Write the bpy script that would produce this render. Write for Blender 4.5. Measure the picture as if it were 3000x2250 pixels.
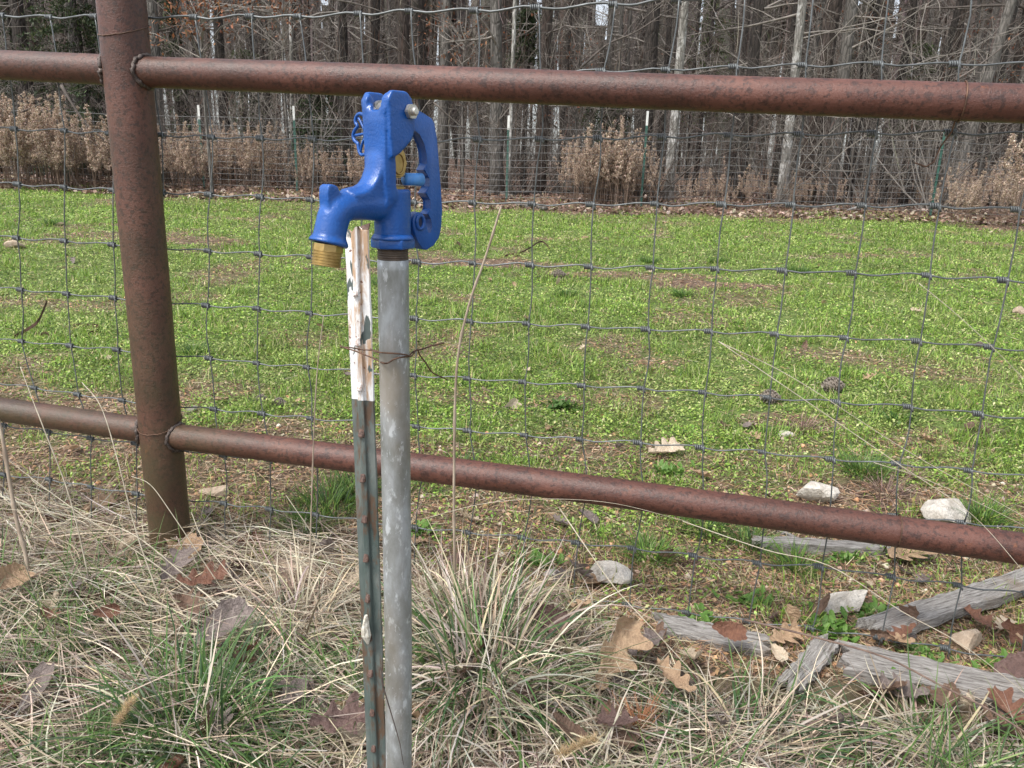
import bpy, bmesh, math, random
import numpy as np
from mathutils import Vector, Matrix

random.seed(7)
rng = np.random.default_rng(11)
for o in list(bpy.data.objects):
    bpy.data.objects.remove(o)
scene = bpy.context.scene
C = scene.collection
R = math.radians

# ------------------------------------------------------------------ camera
FPX = 2180.0
PITCH, ROLL = R(15.5), R(1.8)
CAM = np.array([0.0, 0.0, 1.05])
F_ = np.array([0, math.cos(PITCH), -math.sin(PITCH)])
R0 = np.array([1.0, 0, 0])
U0 = np.array([0, math.sin(PITCH), math.cos(PITCH)])
R_ = math.cos(ROLL) * R0 + math.sin(ROLL) * U0
U_ = -math.sin(ROLL) * R0 + math.cos(ROLL) * U0
cd = bpy.data.cameras.new('camera')
cam = bpy.data.objects.new('camera', cd)
C.objects.link(cam)
m = Matrix.Identity(4)
for i in range(3):
    m[i][0], m[i][1], m[i][2], m[i][3] = R_[i], U_[i], -F_[i], CAM[i]
cam.matrix_world = m
cd.sensor_width = 36.0
cd.lens = 36.0 * FPX / 3000.0
cd.clip_start = 0.02
cd.clip_end = 2000
scene.camera = cam

# ------------------------------------------------------------------ light
SUN_EL, SUN_AZ = R(56), R(228)          # azimuth clockwise from +Y (north)
world = bpy.data.worlds.new('World')
scene.world = world
world.use_nodes = True
wn, wl = world.node_tree.nodes, world.node_tree.links
for n in list(wn):
    wn.remove(n)
sky = wn.new('ShaderNodeTexSky')
sky.sky_type = 'NISHITA'
sky.sun_disc = False
sky.sun_elevation = SUN_EL
sky.sun_rotation = SUN_AZ
sky.dust_density = 3.0
sky.air_density = 1.0
hs = wn.new('ShaderNodeHueSaturation')
hs.inputs['Saturation'].default_value = 0.38
bgd = wn.new('ShaderNodeBackground')
bgd.inputs['Strength'].default_value = 0.14
wo = wn.new('ShaderNodeOutputWorld')
wl.new(sky.outputs[0], hs.inputs['Color'])
wl.new(hs.outputs[0], bgd.inputs['Color'])
wl.new(bgd.outputs[0], wo.inputs['Surface'])
sd = bpy.data.lights.new('sun', 'SUN')
sd.energy = 1.5
sd.angle = R(14)
sd.color = (1.0, 0.965, 0.90)
sun = bpy.data.objects.new('sun', sd)
C.objects.link(sun)
sdir = Vector((math.sin(SUN_AZ) * math.cos(SUN_EL), math.cos(SUN_AZ) * math.cos(SUN_EL), math.sin(SUN_EL)))
sun.rotation_euler = sdir.to_track_quat('Z', 'Y').to_euler()
sun.location = (0, -2, 12)
vs = scene.view_settings
vs.view_transform = 'Standard'
vs.look = 'None'
vs.gamma = 1.0
vs.use_curve_mapping = False
vs.exposure = 1.12

# ------------------------------------------------------------------ helpers
def ray(px, py):
    return F_ + R_ * ((px - 1500) / FPX) + U_ * ((1125 - py) / FPX)

def at_y(px, py, Y):
    d = ray(px, py)
    return CAM + d * (Y / d[1])

FA, FB = 1.79, -0.225                     # rails stand in the vertical plane y = FA + FB*x
def on_fence(px, py, off=0.0):
    d = ray(px, py)
    t = (FA + off) / (d[1] - FB * d[0])
    return CAM + d * t

def vnoise(x, y, seed=0):
    x = np.asarray(x, float); y = np.asarray(y, float)
    xi = np.floor(x).astype(np.int64); yi = np.floor(y).astype(np.int64)
    fx = x - xi; fy = y - yi
    fx = fx * fx * (3 - 2 * fx); fy = fy * fy * (3 - 2 * fy)
    def h(a, b):
        n = (a * 374761393 + b * 668265263 + seed * 974711) & 0x7fffffff
        n = ((n ^ (n >> 13)) * 1274126177) & 0x7fffffff
        n = n ^ (n >> 16)
        return (n & 0xffff) / 65535.0
    return (h(xi, yi) * (1 - fx) * (1 - fy) + h(xi + 1, yi) * fx * (1 - fy)
            + h(xi, yi + 1) * (1 - fx) * fy + h(xi + 1, yi + 1) * fx * fy)

def fbm(x, y, seed=0, o=3):
    s = 0; a = 1; t = 0
    for k in range(o):
        s = s + a * vnoise(np.asarray(x) * 2 ** k, np.asarray(y) * 2 ** k, seed + k * 7)
        t += a; a *= 0.5
    return s / t

def ground(x, y):
    x = np.asarray(x, float); y = np.asarray(y, float)
    z = -0.065 + 0.06 * np.clip(y - 2, 0, 12.5) + 0.012 * np.clip(y - 14.5, 0, 8) + 0.032 * np.clip(y - 22, 0, 70)
    z = z + 0.05 * (fbm(x * 1.1, y * 1.1, 3) - 0.5) + 0.16 * (fbm(x * 0.25, y * 0.25, 5, 2) - 0.5) * np.clip((y - 3) / 5, 0, 1)
    z = z + 0.012 * (fbm(x * 9, y * 9, 8, 2) - 0.5) * np.clip((9 - y) / 5, 0, 1)
    return z

def gz(x, y):
    return float(ground(x, y))

def gp(px, py):
    d = ray(px, py)
    t, st = 0.5, 0.02
    while t < 90:
        p = CAM + d * t
        if p[2] < gz(p[0], p[1]):
            lo, hi = t - st, t
            for _ in range(14):
                mid = (lo + hi) / 2
                p = CAM + d * mid
                if p[2] < gz(p[0], p[1]): hi = mid
                else: lo = mid
            return CAM + d * hi
        t += st
        st = 0.02 + t * 0.01
    return CAM + d * 60

def tag(o, label=None, cat=None, group=None, kind=None):
    if label: o['label'] = label
    if cat: o['category'] = cat
    if group: o['group'] = group
    if kind: o['kind'] = kind
    return o

def thing(name, label, cat, loc=(0, 0, 0), rz=0.0, group=None):
    o = bpy.data.objects.new(name, None)
    C.objects.link(o)
    o.empty_display_size = 0.1
    o.location = tuple(float(v) for v in loc)
    o.rotation_euler = (0, 0, rz)
    return tag(o, label, cat, group)

def link(name, me, parent=None, loc=None, world_geo=True):
    """link a mesh; with a parent given, geometry in world space is kept in place"""
    o = bpy.data.objects.new(name, me)
    C.objects.link(o)
    if parent is not None:
        o.parent = parent
        if world_geo:
            pm = Matrix.LocRotScale(parent.location, parent.rotation_euler, parent.scale)
            if parent.parent is not None:
                pp = parent.parent
                pm = Matrix.LocRotScale(pp.location, pp.rotation_euler, pp.scale) @ parent.matrix_parent_inverse @ pm
            o.matrix_parent_inverse = pm.inverted()
    if loc is not None:
        o.location = tuple(float(v) for v in loc)
    return o

class MB:
    def __init__(s):
        s.v = []; s.f = []; s.c = []
    def add(s, vs_, fs_, col=None):
        b = len(s.v)
        s.v += [tuple(float(c) for c in v) for v in vs_]
        s.f += [tuple(b + i for i in f) for f in fs_]
        if col is not None:
            s.c += [col] * len(vs_)
    def tube(s, pts, rad, n=6, cap=True, col=None, taper_noise=0):
        pts = [Vector([float(c) for c in p]) for p in pts]
        k = len(pts)
        if not hasattr(rad, '__len__'): rad = [rad] * k
        vs_ = []; up = None
        for i, p in enumerate(pts):
            t = (pts[min(i + 1, k - 1)] - pts[max(i - 1, 0)])
            if t.length < 1e-9: t = Vector((0, 0, 1))
            t.normalize()
            if up is None:
                up = Vector((1, 0, 0)) if abs(t.x) < 0.8 else Vector((0, 1, 0))
            up = (up - t * up.dot(t))
            if up.length < 1e-6: up = t.orthogonal()
            up.normalize()
            sd_ = t.cross(up)
            for j in range(n):
                a = 2 * math.pi * j / n
                r = rad[i] * (1 + (random.random() - .5) * taper_noise)
                vs_.append(p + (up * math.cos(a) + sd_ * math.sin(a)) * r)
        fs_ = []
        for i in range(k - 1):
            for j in range(n):
                a = i * n + j; b = i * n + (j + 1) % n
                fs_.append((a, b, b + n, a + n))
        if cap:
            fs_.append(tuple(range(n - 1, -1, -1)))
            fs_.append(tuple((k - 1) * n + j for j in range(n)))
        s.add(vs_, fs_, col)
    def mesh(s, name, mat, smooth=True, angle=None):
        me = bpy.data.meshes.new(name)
        me.from_pydata(s.v, [], s.f)
        if s.c:
            ca = me.color_attributes.new('Col', 'FLOAT_COLOR', 'POINT')
            arr = np.ones((len(s.v), 4), np.float32)
            arr[:, :3] = np.array(s.c, np.float32)
            ca.data.foreach_set('color', arr.ravel())
        me.materials.append(mat)
        if smooth:
            me.polygons.foreach_set('use_smooth', [True] * len(me.polygons))
            if angle: me.set_sharp_from_angle(angle=R(angle))
        me.update()
        return me
    def build(s, name, mat, parent=None, smooth=True, angle=None, world_geo=True):
        return link(name, s.mesh(name, mat, smooth, angle), parent, world_geo=world_geo)

def np_mesh(name, V, Q, col, mat, smooth=False):
    """V (n,3), Q (m,k) with k = 3 or 4, col (n,3)"""
    me = bpy.data.meshes.new(name)
    k = Q.shape[1]
    me.vertices.add(len(V)); me.vertices.foreach_set('co', V.astype(np.float32).ravel())
    me.loops.add(Q.size); me.loops.foreach_set('vertex_index', Q.astype(np.int32).ravel())
    me.polygons.add(len(Q))
    me.polygons.foreach_set('loop_start', np.arange(0, Q.size, k, dtype=np.int32))
    me.polygons.foreach_set('loop_total', np.full(len(Q), k, dtype=np.int32))
    if col is not None:
        ca = me.color_attributes.new('Col', 'FLOAT_COLOR', 'POINT')
        arr = np.ones((len(V), 4), np.float32); arr[:, :3] = col
        ca.data.foreach_set('color', arr.ravel())
    me.materials.append(mat)
    me.update(calc_edges=True)
    if smooth:
        me.polygons.foreach_set('use_smooth', np.ones(len(Q), dtype=bool))
    return me

def bm_mesh(name, bm, mat, smooth=True, angle=35):
    me = bpy.data.meshes.new(name)
    bmesh.ops.recalc_face_normals(bm, faces=bm.faces[:])
    bm.to_mesh(me); bm.free()
    me.materials.append(mat)
    if smooth:
        me.polygons.foreach_set('use_smooth', [True] * len(me.polygons))
        if angle: me.set_sharp_from_angle(angle=R(angle))
    return me

def catmull(pts, n=6):
    P = [np.array(p, float) for p in pts]
    P = [2 * P[0] - P[1]] + P + [2 * P[-1] - P[-2]]
    out = []
    for i in range(1, len(P) - 2):
        for k in range(n):
            t = k / n
            a, b, c, d = P[i - 1], P[i], P[i + 1], P[i + 2]
            out.append(0.5 * ((2 * b) + (-a + c) * t + (2 * a - 5 * b + 4 * c - d) * t * t + (-a + 3 * b - 3 * c + d) * t ** 3))
    out.append(P[-2])
    return out

# ------------------------------------------------------------------ materials
class NT:
    def __init__(s, name):
        s.m = bpy.data.materials.new(name); s.m.use_nodes = True
        s.t = s.m.node_tree; s.n = s.t.nodes; s.l = s.t.links
        s.b = s.n['Principled BSDF']; s.out = s.n['Material Output']
    def new(s, t, **k):
        n = s.n.new(t)
        for a, b in k.items(): setattr(n, a, b)
        return n
    def lk(s, a, b): s.l.new(a, b)
    def coord(s, kind='Object', scale=(1, 1, 1)):
        tc = s.new('ShaderNodeTexCoord'); mp = s.new('ShaderNodeMapping')
        mp.inputs['Scale'].default_value = scale
        s.lk(tc.outputs[kind], mp.inputs['Vector'])
        return mp.outputs[0]
    def noise(s, vec, scale, detail=4, rough=0.55, dist=0.0):
        n = s.new('ShaderNodeTexNoise')
        n.inputs['Scale'].default_value = scale; n.inputs['Detail'].default_value = detail
        n.inputs['Roughness'].default_value = rough; n.inputs['Distortion'].default_value = dist
        if vec is not None: s.lk(vec, n.inputs['Vector'])
        return n.outputs['Fac']
    def ramp(s, fac, stops, interp='LINEAR'):
        r = s.new('ShaderNodeValToRGB'); r.color_ramp.interpolation = interp
        e = r.color_ramp.elements
        while len(e) < len(stops): e.new(0.5)
        for i, (p, c) in enumerate(stops):
            e[i].position = p
            e[i].color = (c, c, c, 1) if not hasattr(c, '__len__') else (*c, 1)
        s.lk(fac, r.inputs[0])
        return r.outputs[0]
    def mix(s, f, a, b, mode='MIX'):
        n = s.new('ShaderNodeMix'); n.data_type = 'RGBA'; n.blend_type = mode
        for i, v in ((0, f), (6, a), (7, b)):
            if hasattr(v, 'is_linked') or isinstance(v, bpy.types.NodeSocket): s.lk(v, n.inputs[i])
            else: n.inputs[i].default_value = v if i == 0 else ((*v, 1) if len(v) == 3 else v)
        return n.outputs[2]
    def math(s, op, a, b=0.0):
        n = s.new('ShaderNodeMath', operation=op)
        for i, v in ((0, a), (1, b)):
            if isinstance(v, bpy.types.NodeSocket): s.lk(v, n.inputs[i])
            else: n.inputs[i].default_value = v
        return n.outputs[0]
    def bump(s, h, strength=0.3, dist=0.002):
        b = s.new('ShaderNodeBump'); b.inputs['Strength'].default_value = strength
        b.inputs['Distance'].default_value = dist
        s.lk(h, b.inputs['Height']); s.lk(b.outputs[0], s.b.inputs['Normal'])
    def set(s, base=None, rough=None, metal=None):
        for k, v in (('Base Color', base), ('Roughness', rough), ('Metallic', metal)):
            if v is None: continue
            if isinstance(v, bpy.types.NodeSocket): s.lk(v, s.b.inputs[k])
            else: s.b.inputs[k].default_value = (*v, 1) if hasattr(v, '__len__') else v
        return s.m

def mat_rust(name='rusty_steel', algae=True):
    t = NT(name)
    v = t.coord('Object')
    a = t.noise(v, 6, 5, 0.6)
    col = t.ramp(a, [(0.30, (0.050, 0.019, 0.013)), (0.5, (0.085, 0.031, 0.022)), (0.7, (0.135, 0.052, 0.036))])
    sp = t.noise(v, 78, 4, 0.65, 0.3)
    spf = t.ramp(sp, [(0.50, 0.0), (0.60, 1.0)])
    col = t.mix(t.math('MULTIPLY', spf, 0.75), col, (0.020, 0.008, 0.007))
    fine = t.noise(v, 420, 2, 0.7)
    col = t.mix(t.ramp(fine, [(0.45, 0.0), (0.75, 0.5)]), col, (0.13, 0.062, 0.046))
    og = t.noise(v, 22, 4, 0.7, 0.2)
    col = t.mix(t.ramp(og, [(0.64, 0.0), (0.76, 0.6)]), col, (0.25, 0.085, 0.03))
    if algae:
        geo = t.new('ShaderNodeNewGeometry'); sx = t.new('ShaderNodeSeparateXYZ')
        t.lk(geo.outputs['Position'], sx.inputs[0])
        mr = t.new('ShaderNodeMapRange'); mr.inputs[1].default_value = 1.3; mr.inputs[2].default_value = -0.1
        t.lk(sx.outputs['Z'], mr.inputs[0])
        gx = t.new('ShaderNodeMapRange'); gx.inputs[1].default_value = -0.55; gx.inputs[2].default_value = -0.98
        t.lk(sx.outputs['X'], gx.inputs[0])
        an = t.noise(v, 9, 4, 0.6)
        af = t.math('MULTIPLY', t.math('ADD', t.math('MULTIPLY', mr.outputs[0], 0.85), 0.18), t.ramp(an, [(0.30, 0.25), (0.62, 1.0)]))
        af = t.math('MULTIPLY', af, t.math('ADD', t.math('MULTIPLY', gx.outputs[0], 0.92), 0.05))
        col = t.mix(t.math('MULTIPLY', af, 0.8), col, (0.055, 0.050, 0.022))
    t.bump(t.math('ADD', t.noise(v, 160, 4, 0.7), t.math('MULTIPLY', fine, 0.5)), 0.7, 0.0020)
    return t.set(col, t.ramp(a, [(0.3, 0.36), (0.7, 0.52)]))

def mat_galv():
    t = NT('galvanised_pipe')
    v = t.coord('Object'); vs_ = t.coord('Object', (1, 1, 0.4))
    a = t.noise(vs_, 46, 6, 0.68, 0.15)
    col = t.ramp(a, [(0.34, (0.20, 0.21, 0.20)), (0.50, (0.28, 0.295, 0.295)), (0.64, (0.38, 0.405, 0.425))])
    b = t.noise(vs_, 110, 4, 0.65, 0.1)
    col = t.mix(t.ramp(b, [(0.58, 0.0), (0.66, 0.7)]), col, (0.60, 0.64, 0.67))
    c = t.noise(vs_, 14, 3, 0.5, 0.3)
    col = t.mix(t.ramp(c, [(0.50, 0.0), (0.66, 0.6)]), col, (0.24, 0.195, 0.135))
    d = t.noise(v, 240, 2, 0.5)
    col = t.mix(t.ramp(d, [(0.68, 0.0), (0.74, 0.6)]), col, (0.55, 0.58, 0.60))
    t.bump(t.noise(v, 300, 3, 0.6), 0.12, 0.0006)
    return t.set(col, t.ramp(a, [(0.35, 0.42), (0.65, 0.6)]), 0.35)

def mat_blue():
    t = NT('blue_enamel')
    v = t.coord('Object')
    a = t.noise(v, 30, 4, 0.6)
    col = t.ramp(a, [(0.3, (0.001, 0.056, 0.25)), (0.7, (0.001, 0.078, 0.34))])
    b = t.noise(v, 42, 4, 0.7, 0.4)
    col = t.mix(t.ramp(b, [(0.70, 0.0), (0.76, 0.5)]), col, (0.13, 0.15, 0.19))
    dn = t.noise(v, 11, 4, 0.7)
    col = t.mix(t.ramp(dn, [(0.5, 0.0), (0.8, 0.30)]), col, (0.015, 0.10, 0.30))
    t.bump(t.noise(v, 380, 3, 0.6), 0.5, 0.0011)
    t.b.inputs['Coat Weight'].default_value = 0.15
    t.b.inputs['Coat Roughness'].default_value = 0.16
    return t.set(col, t.ramp(dn, [(0.3, 0.28), (0.8, 0.45)]))

def mat_brass():
    t = NT('dull_brass')
    v = t.coord('Object')
    a = t.noise(v, 90, 4, 0.6)
    return t.set(t.ramp(a, [(0.3, (0.30, 0.20, 0.065)), (0.7, (0.50, 0.36, 0.15))]), 0.38, 0.75)

def mat_simple(name, ca, cb, scale=20, rough=0.6, metal=0.0, bump=0.2, bd=0.001, stretch=(1, 1, 1)):
    t = NT(name)
    v = t.coord('Object', stretch)
    a = t.noise(v, scale, 4, 0.6)
    if bump: t.bump(t.noise(v, scale * 4, 3, 0.6), bump, bd)
    return t.set(t.ramp(a, [(0.32, ca), (0.68, cb)]), rough, metal)

def mat_tpost():
    t = NT('t_post_paint')
    v = t.coord('Object'); vs_ = t.coord('Object', (1, 1, 0.3))
    geo = t.new('ShaderNodeNewGeometry'); sx = t.new('ShaderNodeSeparateXYZ')
    t.lk(geo.outputs['Position'], sx.inputs[0])
    wob = t.math('ADD', sx.outputs['Z'], t.math('MULTIPLY', t.noise(v, 60, 2), 0.004))
    white = t.math('GREATER_THAN', wob, TZ + 0.002)
    g = t.ramp(t.noise(vs_, 30, 5, 0.6), [(0.3, (0.045, 0.072, 0.066)), (0.5, (0.085, 0.110, 0.104)), (0.72, (0.17, 0.19, 0.18))])
    r1 = t.ramp(t.noise(vs_, 48, 4, 0.7, 0.3), [(0.50, 0.0), (0.60, 0.8)])
    g = t.mix(r1, g, (0.11, 0.058, 0.032))
    w = t.ramp(t.noise(vs_, 36, 4), [(0.3, (0.66, 0.68, 0.70)), (0.7, (0.80, 0.80, 0.79))])
    st = t.coord('Object', (1, 1, 0.16))
    w = t.mix(t.ramp(t.noise(st, 62, 5, 0.7, 0.35), [(0.49, 0.0), (0.60, 0.85)]), w, (0.42, 0.24, 0.11))
    chips = t.ramp(t.noise(t.coord('Object', (1, 1, 0.42)), 52, 3, 0.55, 0.25), [(0.615, 0.0), (0.635, 1.0)])
    w = t.mix(chips, w, (0.085, 0.11, 0.105))
    w = t.mix(t.ramp(t.noise(v, 105, 3, 0.6, 0.2), [(0.655, 0.0), (0.685, 0.9)]), w, (0.15, 0.05, 0.025))
    t.bump(t.math('SUBTRACT', t.noise(v, 200, 3), chips), 0.3, 0.0008)
    return t.set(t.mix(white, g, w), 0.5)

def mat_wire():
    t = NT('galvanised_wire')
    a = t.noise(t.coord('Object'), 30, 4, 0.6)
    return t.set(t.ramp(a, [(0.3, (0.075, 0.082, 0.083)), (0.7, (0.165, 0.178, 0.182))]), 0.45, 0.4)

def mat_attr(name, rough=0.6, transl=0.35, spec=0.3, bump=None):
    t = NT(name)
    at = t.new('ShaderNodeAttribute'); at.attribute_name = 'Col'
    t.lk(at.outputs['Color'], t.b.inputs['Base Color'])
    t.b.inputs['Roughness'].default_value = rough
    t.b.inputs['Specular IOR Level'].default_value = spec
    if bump: t.bump(t.noise(t.coord('Object'), bump[0], 4, 0.6), bump[1], bump[2])
    if transl:
        tr = t.new('ShaderNodeBsdfTranslucent'); mx = t.new('ShaderNodeMixShader')
        mx.inputs[0].default_value = transl
        t.lk(at.outputs['Color'], tr.inputs['Color'])
        t.lk(t.b.outputs[0], mx.inputs[1]); t.lk(tr.outputs[0], mx.inputs[2])
        t.lk(mx.outputs[0], t.out.inputs['Surface'])
    return t.m

def mat_bark(name, dark, light, sc=9, ridge=0.7, patch=None):
    t = NT(name)
    v = t.coord('Object', (1, 1, 0.22))
    a = t.noise(v, sc * 2.2, 5, 0.65, 0.5)
    vo = t.new('ShaderNodeTexVoronoi'); vo.feature = 'DISTANCE_TO_EDGE'
    vo.inputs['Scale'].default_value = sc * 1.9; t.lk(v, vo.inputs['Vector'])
    crack = t.ramp(vo.outputs['Distance'], [(0.0, 0.0), (0.16, 1.0)])
    col = t.ramp(a, [(0.3, dark), (0.72, light)])
    col = t.mix(t.math('MULTIPLY', t.math('SUBTRACT', 1.0, crack), ridge), col, tuple(c * 0.35 for c in dark))
    oi = t.new('ShaderNodeObjectInfo')
    col = t.mix(t.math('MULTIPLY', oi.outputs['Random'], 0.35), col, tuple(c * 0.6 for c in dark))
    if patch:
        col = t.mix(t.ramp(t.noise(t.coord('Object', (1, 1, 0.6)), 5, 4, 0.7), [(0.52, 0.0), (0.58, 0.9)]), col, patch)
    t.bump(t.math('ADD', crack, a), 0.7, 0.02)
    return t.set(col, 0.9)

# ------------------------------------------------------------------ ground cover masks
BARE = []
for (px, py, rx, ry, s) in [(1400, 772, 1.0, .26, 1.0), (1900, 812, .9, .22, .9), (2120, 835, .75, .2, 1.0), (350, 690, .9, .3, .8), (560, 705, .6, .28, .9),
                         (1250, 770, .6, .18, .9), (2250, 860, .3, .15, .7), (1700, 1320, .35, .12, .6), (650, 1140, .22, .12, .7),
                         (2330, 1240, .25, .1, .7), (180, 1330, .3, .1, .6), (560, 870, .3, .14, .7), (2700, 830, .35, .12, .5),
                         (2750, 1310, .2, .1, .6), (2200, 1050, .14, .08, .6), (1080, 790, .3, .15, .9), (2550, 1450, .25, .1, .8), (1900, 655, .9, .35, .35)]:
    p = gp(px, py); BARE.append((p[0], p[1], rx, ry, s))

def green(x, y):
    x = np.asarray(x, float); y = np.asarray(y, float)
    g = 0.98 - 0.75 * np.clip((fbm(x * 1.6, y * 1.6, 21, 4) - 0.60) / 0.12, 0, 1) * 0.9
    off = (fbm(x * 4, y * 4, 31, 3) - .5) * 0.9
    for (bx, by, rx, ry, s) in BARE:
        d = np.sqrt(((x - bx) / rx) ** 2 + ((y - by) / ry) ** 2) + off
        g = np.minimum(g, 1 - s * np.clip((1.15 - d) / 0.35, 0, 1))
    near = y + FB * -1 * x * 1.0                     # distance north of the fence line
    k = np.clip((near - (FA + 0.62 + 0.22 * np.clip(x, 0, 1.2))) / 0.8 + (fbm(x * 3.2, y * 3.2, 41, 3) - .5) * 2.2, 0, 1)
    g = g * (0.14 + 0.86 * k)
    far = np.clip((13.9 + 5.0 * (fbm(x * .9, y * .9, 51, 4) - .5) - 0.05 * x - y) / 1.9, 0, 1)
    return g * far

# ------------------------------------------------------------------ ground
def axis(parts):
    out = []
    for a, b, n in parts: out += list(np.linspace(a, b, n, endpoint=False))
    return np.array(out + [parts[-1][1]])
xs = axis([(-160, -30, 12), (-30, -8, 40), (-8, -2.2, 70), (-2.2, 2.2, 170), (2.2, 8, 70), (8, 30, 40), (30, 160, 12)])
ys = axis([(-30, 0.4, 10), (0.4, 4, 150), (4, 15, 170), (15, 30, 50), (30, 240, 40)])
X, Y = np.meshgrid(xs, ys)
Z = ground(X, Y)
GG = green(X, Y)
n1, n2 = X.shape
idx = np.arange(n1 * n2).reshape(n1, n2)
Q = np.stack([idx[:-1, :-1], idx[:-1, 1:], idx[1:, 1:], idx[1:, :-1]], -1).reshape(-1, 4)
cg = np.zeros((n1 * n2, 3)); cg[:, 0] = GG.ravel()
cg[:, 1] = np.clip((Y.ravel() - 12.5) / 1.5, 0, 1)
t = NT('field_soil')
at = t.new('ShaderNodeAttribute'); at.attribute_name = 'Col'
sp = t.new('ShaderNodeSeparateColor'); t.lk(at.outputs['Color'], sp.inputs[0])
v = t.coord('Object')
soil = t.ramp(t.noise(v, 14, 6, 0.7), [(0.3, (0.050, 0.032, 0.022)), (0.5, (0.11, 0.073, 0.050)), (0.7, (0.20, 0.14, 0.095))])
peb = t.ramp(t.noise(v, 95, 3, 0.6), [(0.60, 0.0), (0.68, 0.85)])
soil = t.mix(peb, soil, (0.30, 0.21, 0.14))
turf = t.ramp(t.noise(v, 30, 5, 0.7), [(0.3, (0.04, 0.062, 0.014)), (0.5, (0.09, 0.15, 0.025)), (0.7, (0.19, 0.20, 0.06))])
litter = t.ramp(t.noise(v, 11, 6, 0.75), [(0.32, (0.055, 0.033, 0.024)), (0.5, (0.14, 0.085, 0.058)), (0.68, (0.27, 0.185, 0.135))])
col = t.mix(sp.outputs[0], soil, turf)
col = t.mix(sp.outputs[1], col, litter)
t.bump(t.noise(v, 40, 6, 0.7), 0.8, 0.02)
soil_mat = t.set(col, 0.95)
gme = np_mesh('ground', np.stack([X.ravel(), Y.ravel(), Z.ravel()], -1), Q, cg, soil_mat, True)
tag(link('ground', gme), kind='structure', label='grassy field floor rising gently towards the woodland')

# ------------------------------------------------------------------ strand / leaf generators
def strands(P, az, tilt, L, W, bend, col, colt=None, seg=4, sag=None):
    """curved flat strips. tilt: initial elevation angle, bend: change of elevation over the length (rad)"""
    n = len(P)
    ts = np.linspace(0, 1, seg + 1)
    pos = np.zeros((n, seg + 1, 3)); pos[:, 0] = P
    el = tilt.copy()
    a2 = az.copy()
    curl = rng.normal(0, 0.25, n)
    for k in range(seg):
        d = np.stack([np.cos(el) * np.cos(a2), np.cos(el) * np.sin(a2), np.sin(el)], -1)
        pos[:, k + 1] = pos[:, k] + d * (L / seg)[:, None]
        el = el - bend / seg
        a2 = a2 + curl / seg
    side_a = az + np.pi / 2 + rng.normal(0, 0.5, n)
    sz = rng.normal(0, 0.35, n)
    side = np.stack([np.cos(side_a), np.sin(side_a), sz], -1)
    side /= np.linalg.norm(side, axis=1)[:, None]
    prof = np.interp(ts, [0, .15, .6, 1], [.75, 1, .8, .08])
    off = side[:, None, :] * (W[:, None] * prof[None, :] * .5)[:, :, None]
    V = np.stack([pos - off, pos + off], 2).reshape(n, -1, 3)      # (n, 2(seg+1), 3)
    base = np.arange(n)[:, None] * (2 * (seg + 1))
    q = []
    for k in range(seg):
        a = 2 * k
        q.append(np.stack([base[:, 0] + a, base[:, 0] + a + 1, base[:, 0] + a + 3, base[:, 0] + a + 2], -1))
    Qs = np.stack(q, 1).reshape(-1, 4)
    if colt is None: colt = col
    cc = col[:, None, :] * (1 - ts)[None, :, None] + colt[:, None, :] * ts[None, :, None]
    cc = np.repeat(cc, 2, axis=1)
    return V.reshape(-1, 3), Qs, cc.reshape(-1, 3)

def rhombs(P, size, asp, col, tiltmax=0.7):
    n = len(P)
    az = rng.uniform(0, 2 * np.pi, n)
    el = rng.uniform(-tiltmax * .4, tiltmax, n)
    d = np.stack([np.cos(el) * np.cos(az), np.cos(el) * np.sin(az), np.sin(el)], -1)
    s = np.stack([-np.sin(az), np.cos(az), rng.normal(0, 0.45, n)], -1)
    s /= np.linalg.norm(s, axis=1)[:, None]
    dd = d * (size * .5)[:, None]; ss = s * (size * asp * .5)[:, None]
    V = np.stack([P - dd, P + ss + dd * .1, P + dd, P - ss + dd * .1], 1).reshape(-1, 3)
    Qs = np.arange(4 * n).reshape(n, 4)
    return V, Qs, np.repeat(col, 4, axis=0)

def join(parts):
    Vs, Qs, Cs = [], [], []; b = 0
    for V, Q_, c in parts:
        Vs.append(V); Qs.append(Q_ + b); Cs.append(c); b += len(V)
    return np.concatenate(Vs), np.concatenate(Qs), np.concatenate(Cs)

def pal(n, cols, jitter=0.18, w=None):
    cols = np.array(cols)
    i = rng.choice(len(cols), n, p=w)
    return np.clip(cols[i] * (1 + rng.normal(0, jitter, (n, 1))) * (1 + rng.normal(0, 0.05, (n, 3))), 0.004, 0.9)

def sample_field(n, ymin=1.6, ymax=15.0, power=1.6, wide=0.80):
    u = rng.random(n)
    e = 2 - power                                    # area element ~ y * y^-power
    if abs(e) < 1e-3: y = ymin * (ymax / ymin) ** u
    else: y = (ymin ** e + u * (ymax ** e - ymin ** e)) ** (1 / e)
    x = (rng.random(n) * 2 - 1) * wide * y + 0
    return x, y

def mesh_line(x): return FA + 0.062 + FB * x

GREENS = [(0.25, 0.375, 0.065), (0.165, 0.275, 0.048), (0.37, 0.47, 0.13), (0.055, 0.10, 0.024), (0.47, 0.47, 0.23)]
STRAWS = [(0.42, 0.345, 0.245), (0.31, 0.25, 0.185), (0.52, 0.45, 0.34), (0.17, 0.125, 0.095), (0.37, 0.33, 0.28), (0.58, 0.52, 0.41)]
leaf_mat = mat_attr('ground_leaf', 0.5, 0.35, 0.35)
blade_mat = mat_attr('grass_blade', 0.45, 0.35, 0.4)
straw_mat = mat_attr('dry_straw', 0.65, 0.2, 0.3)

def tone(x, y):
    return fbm(x * .9, y * .9, 61, 3)

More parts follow.
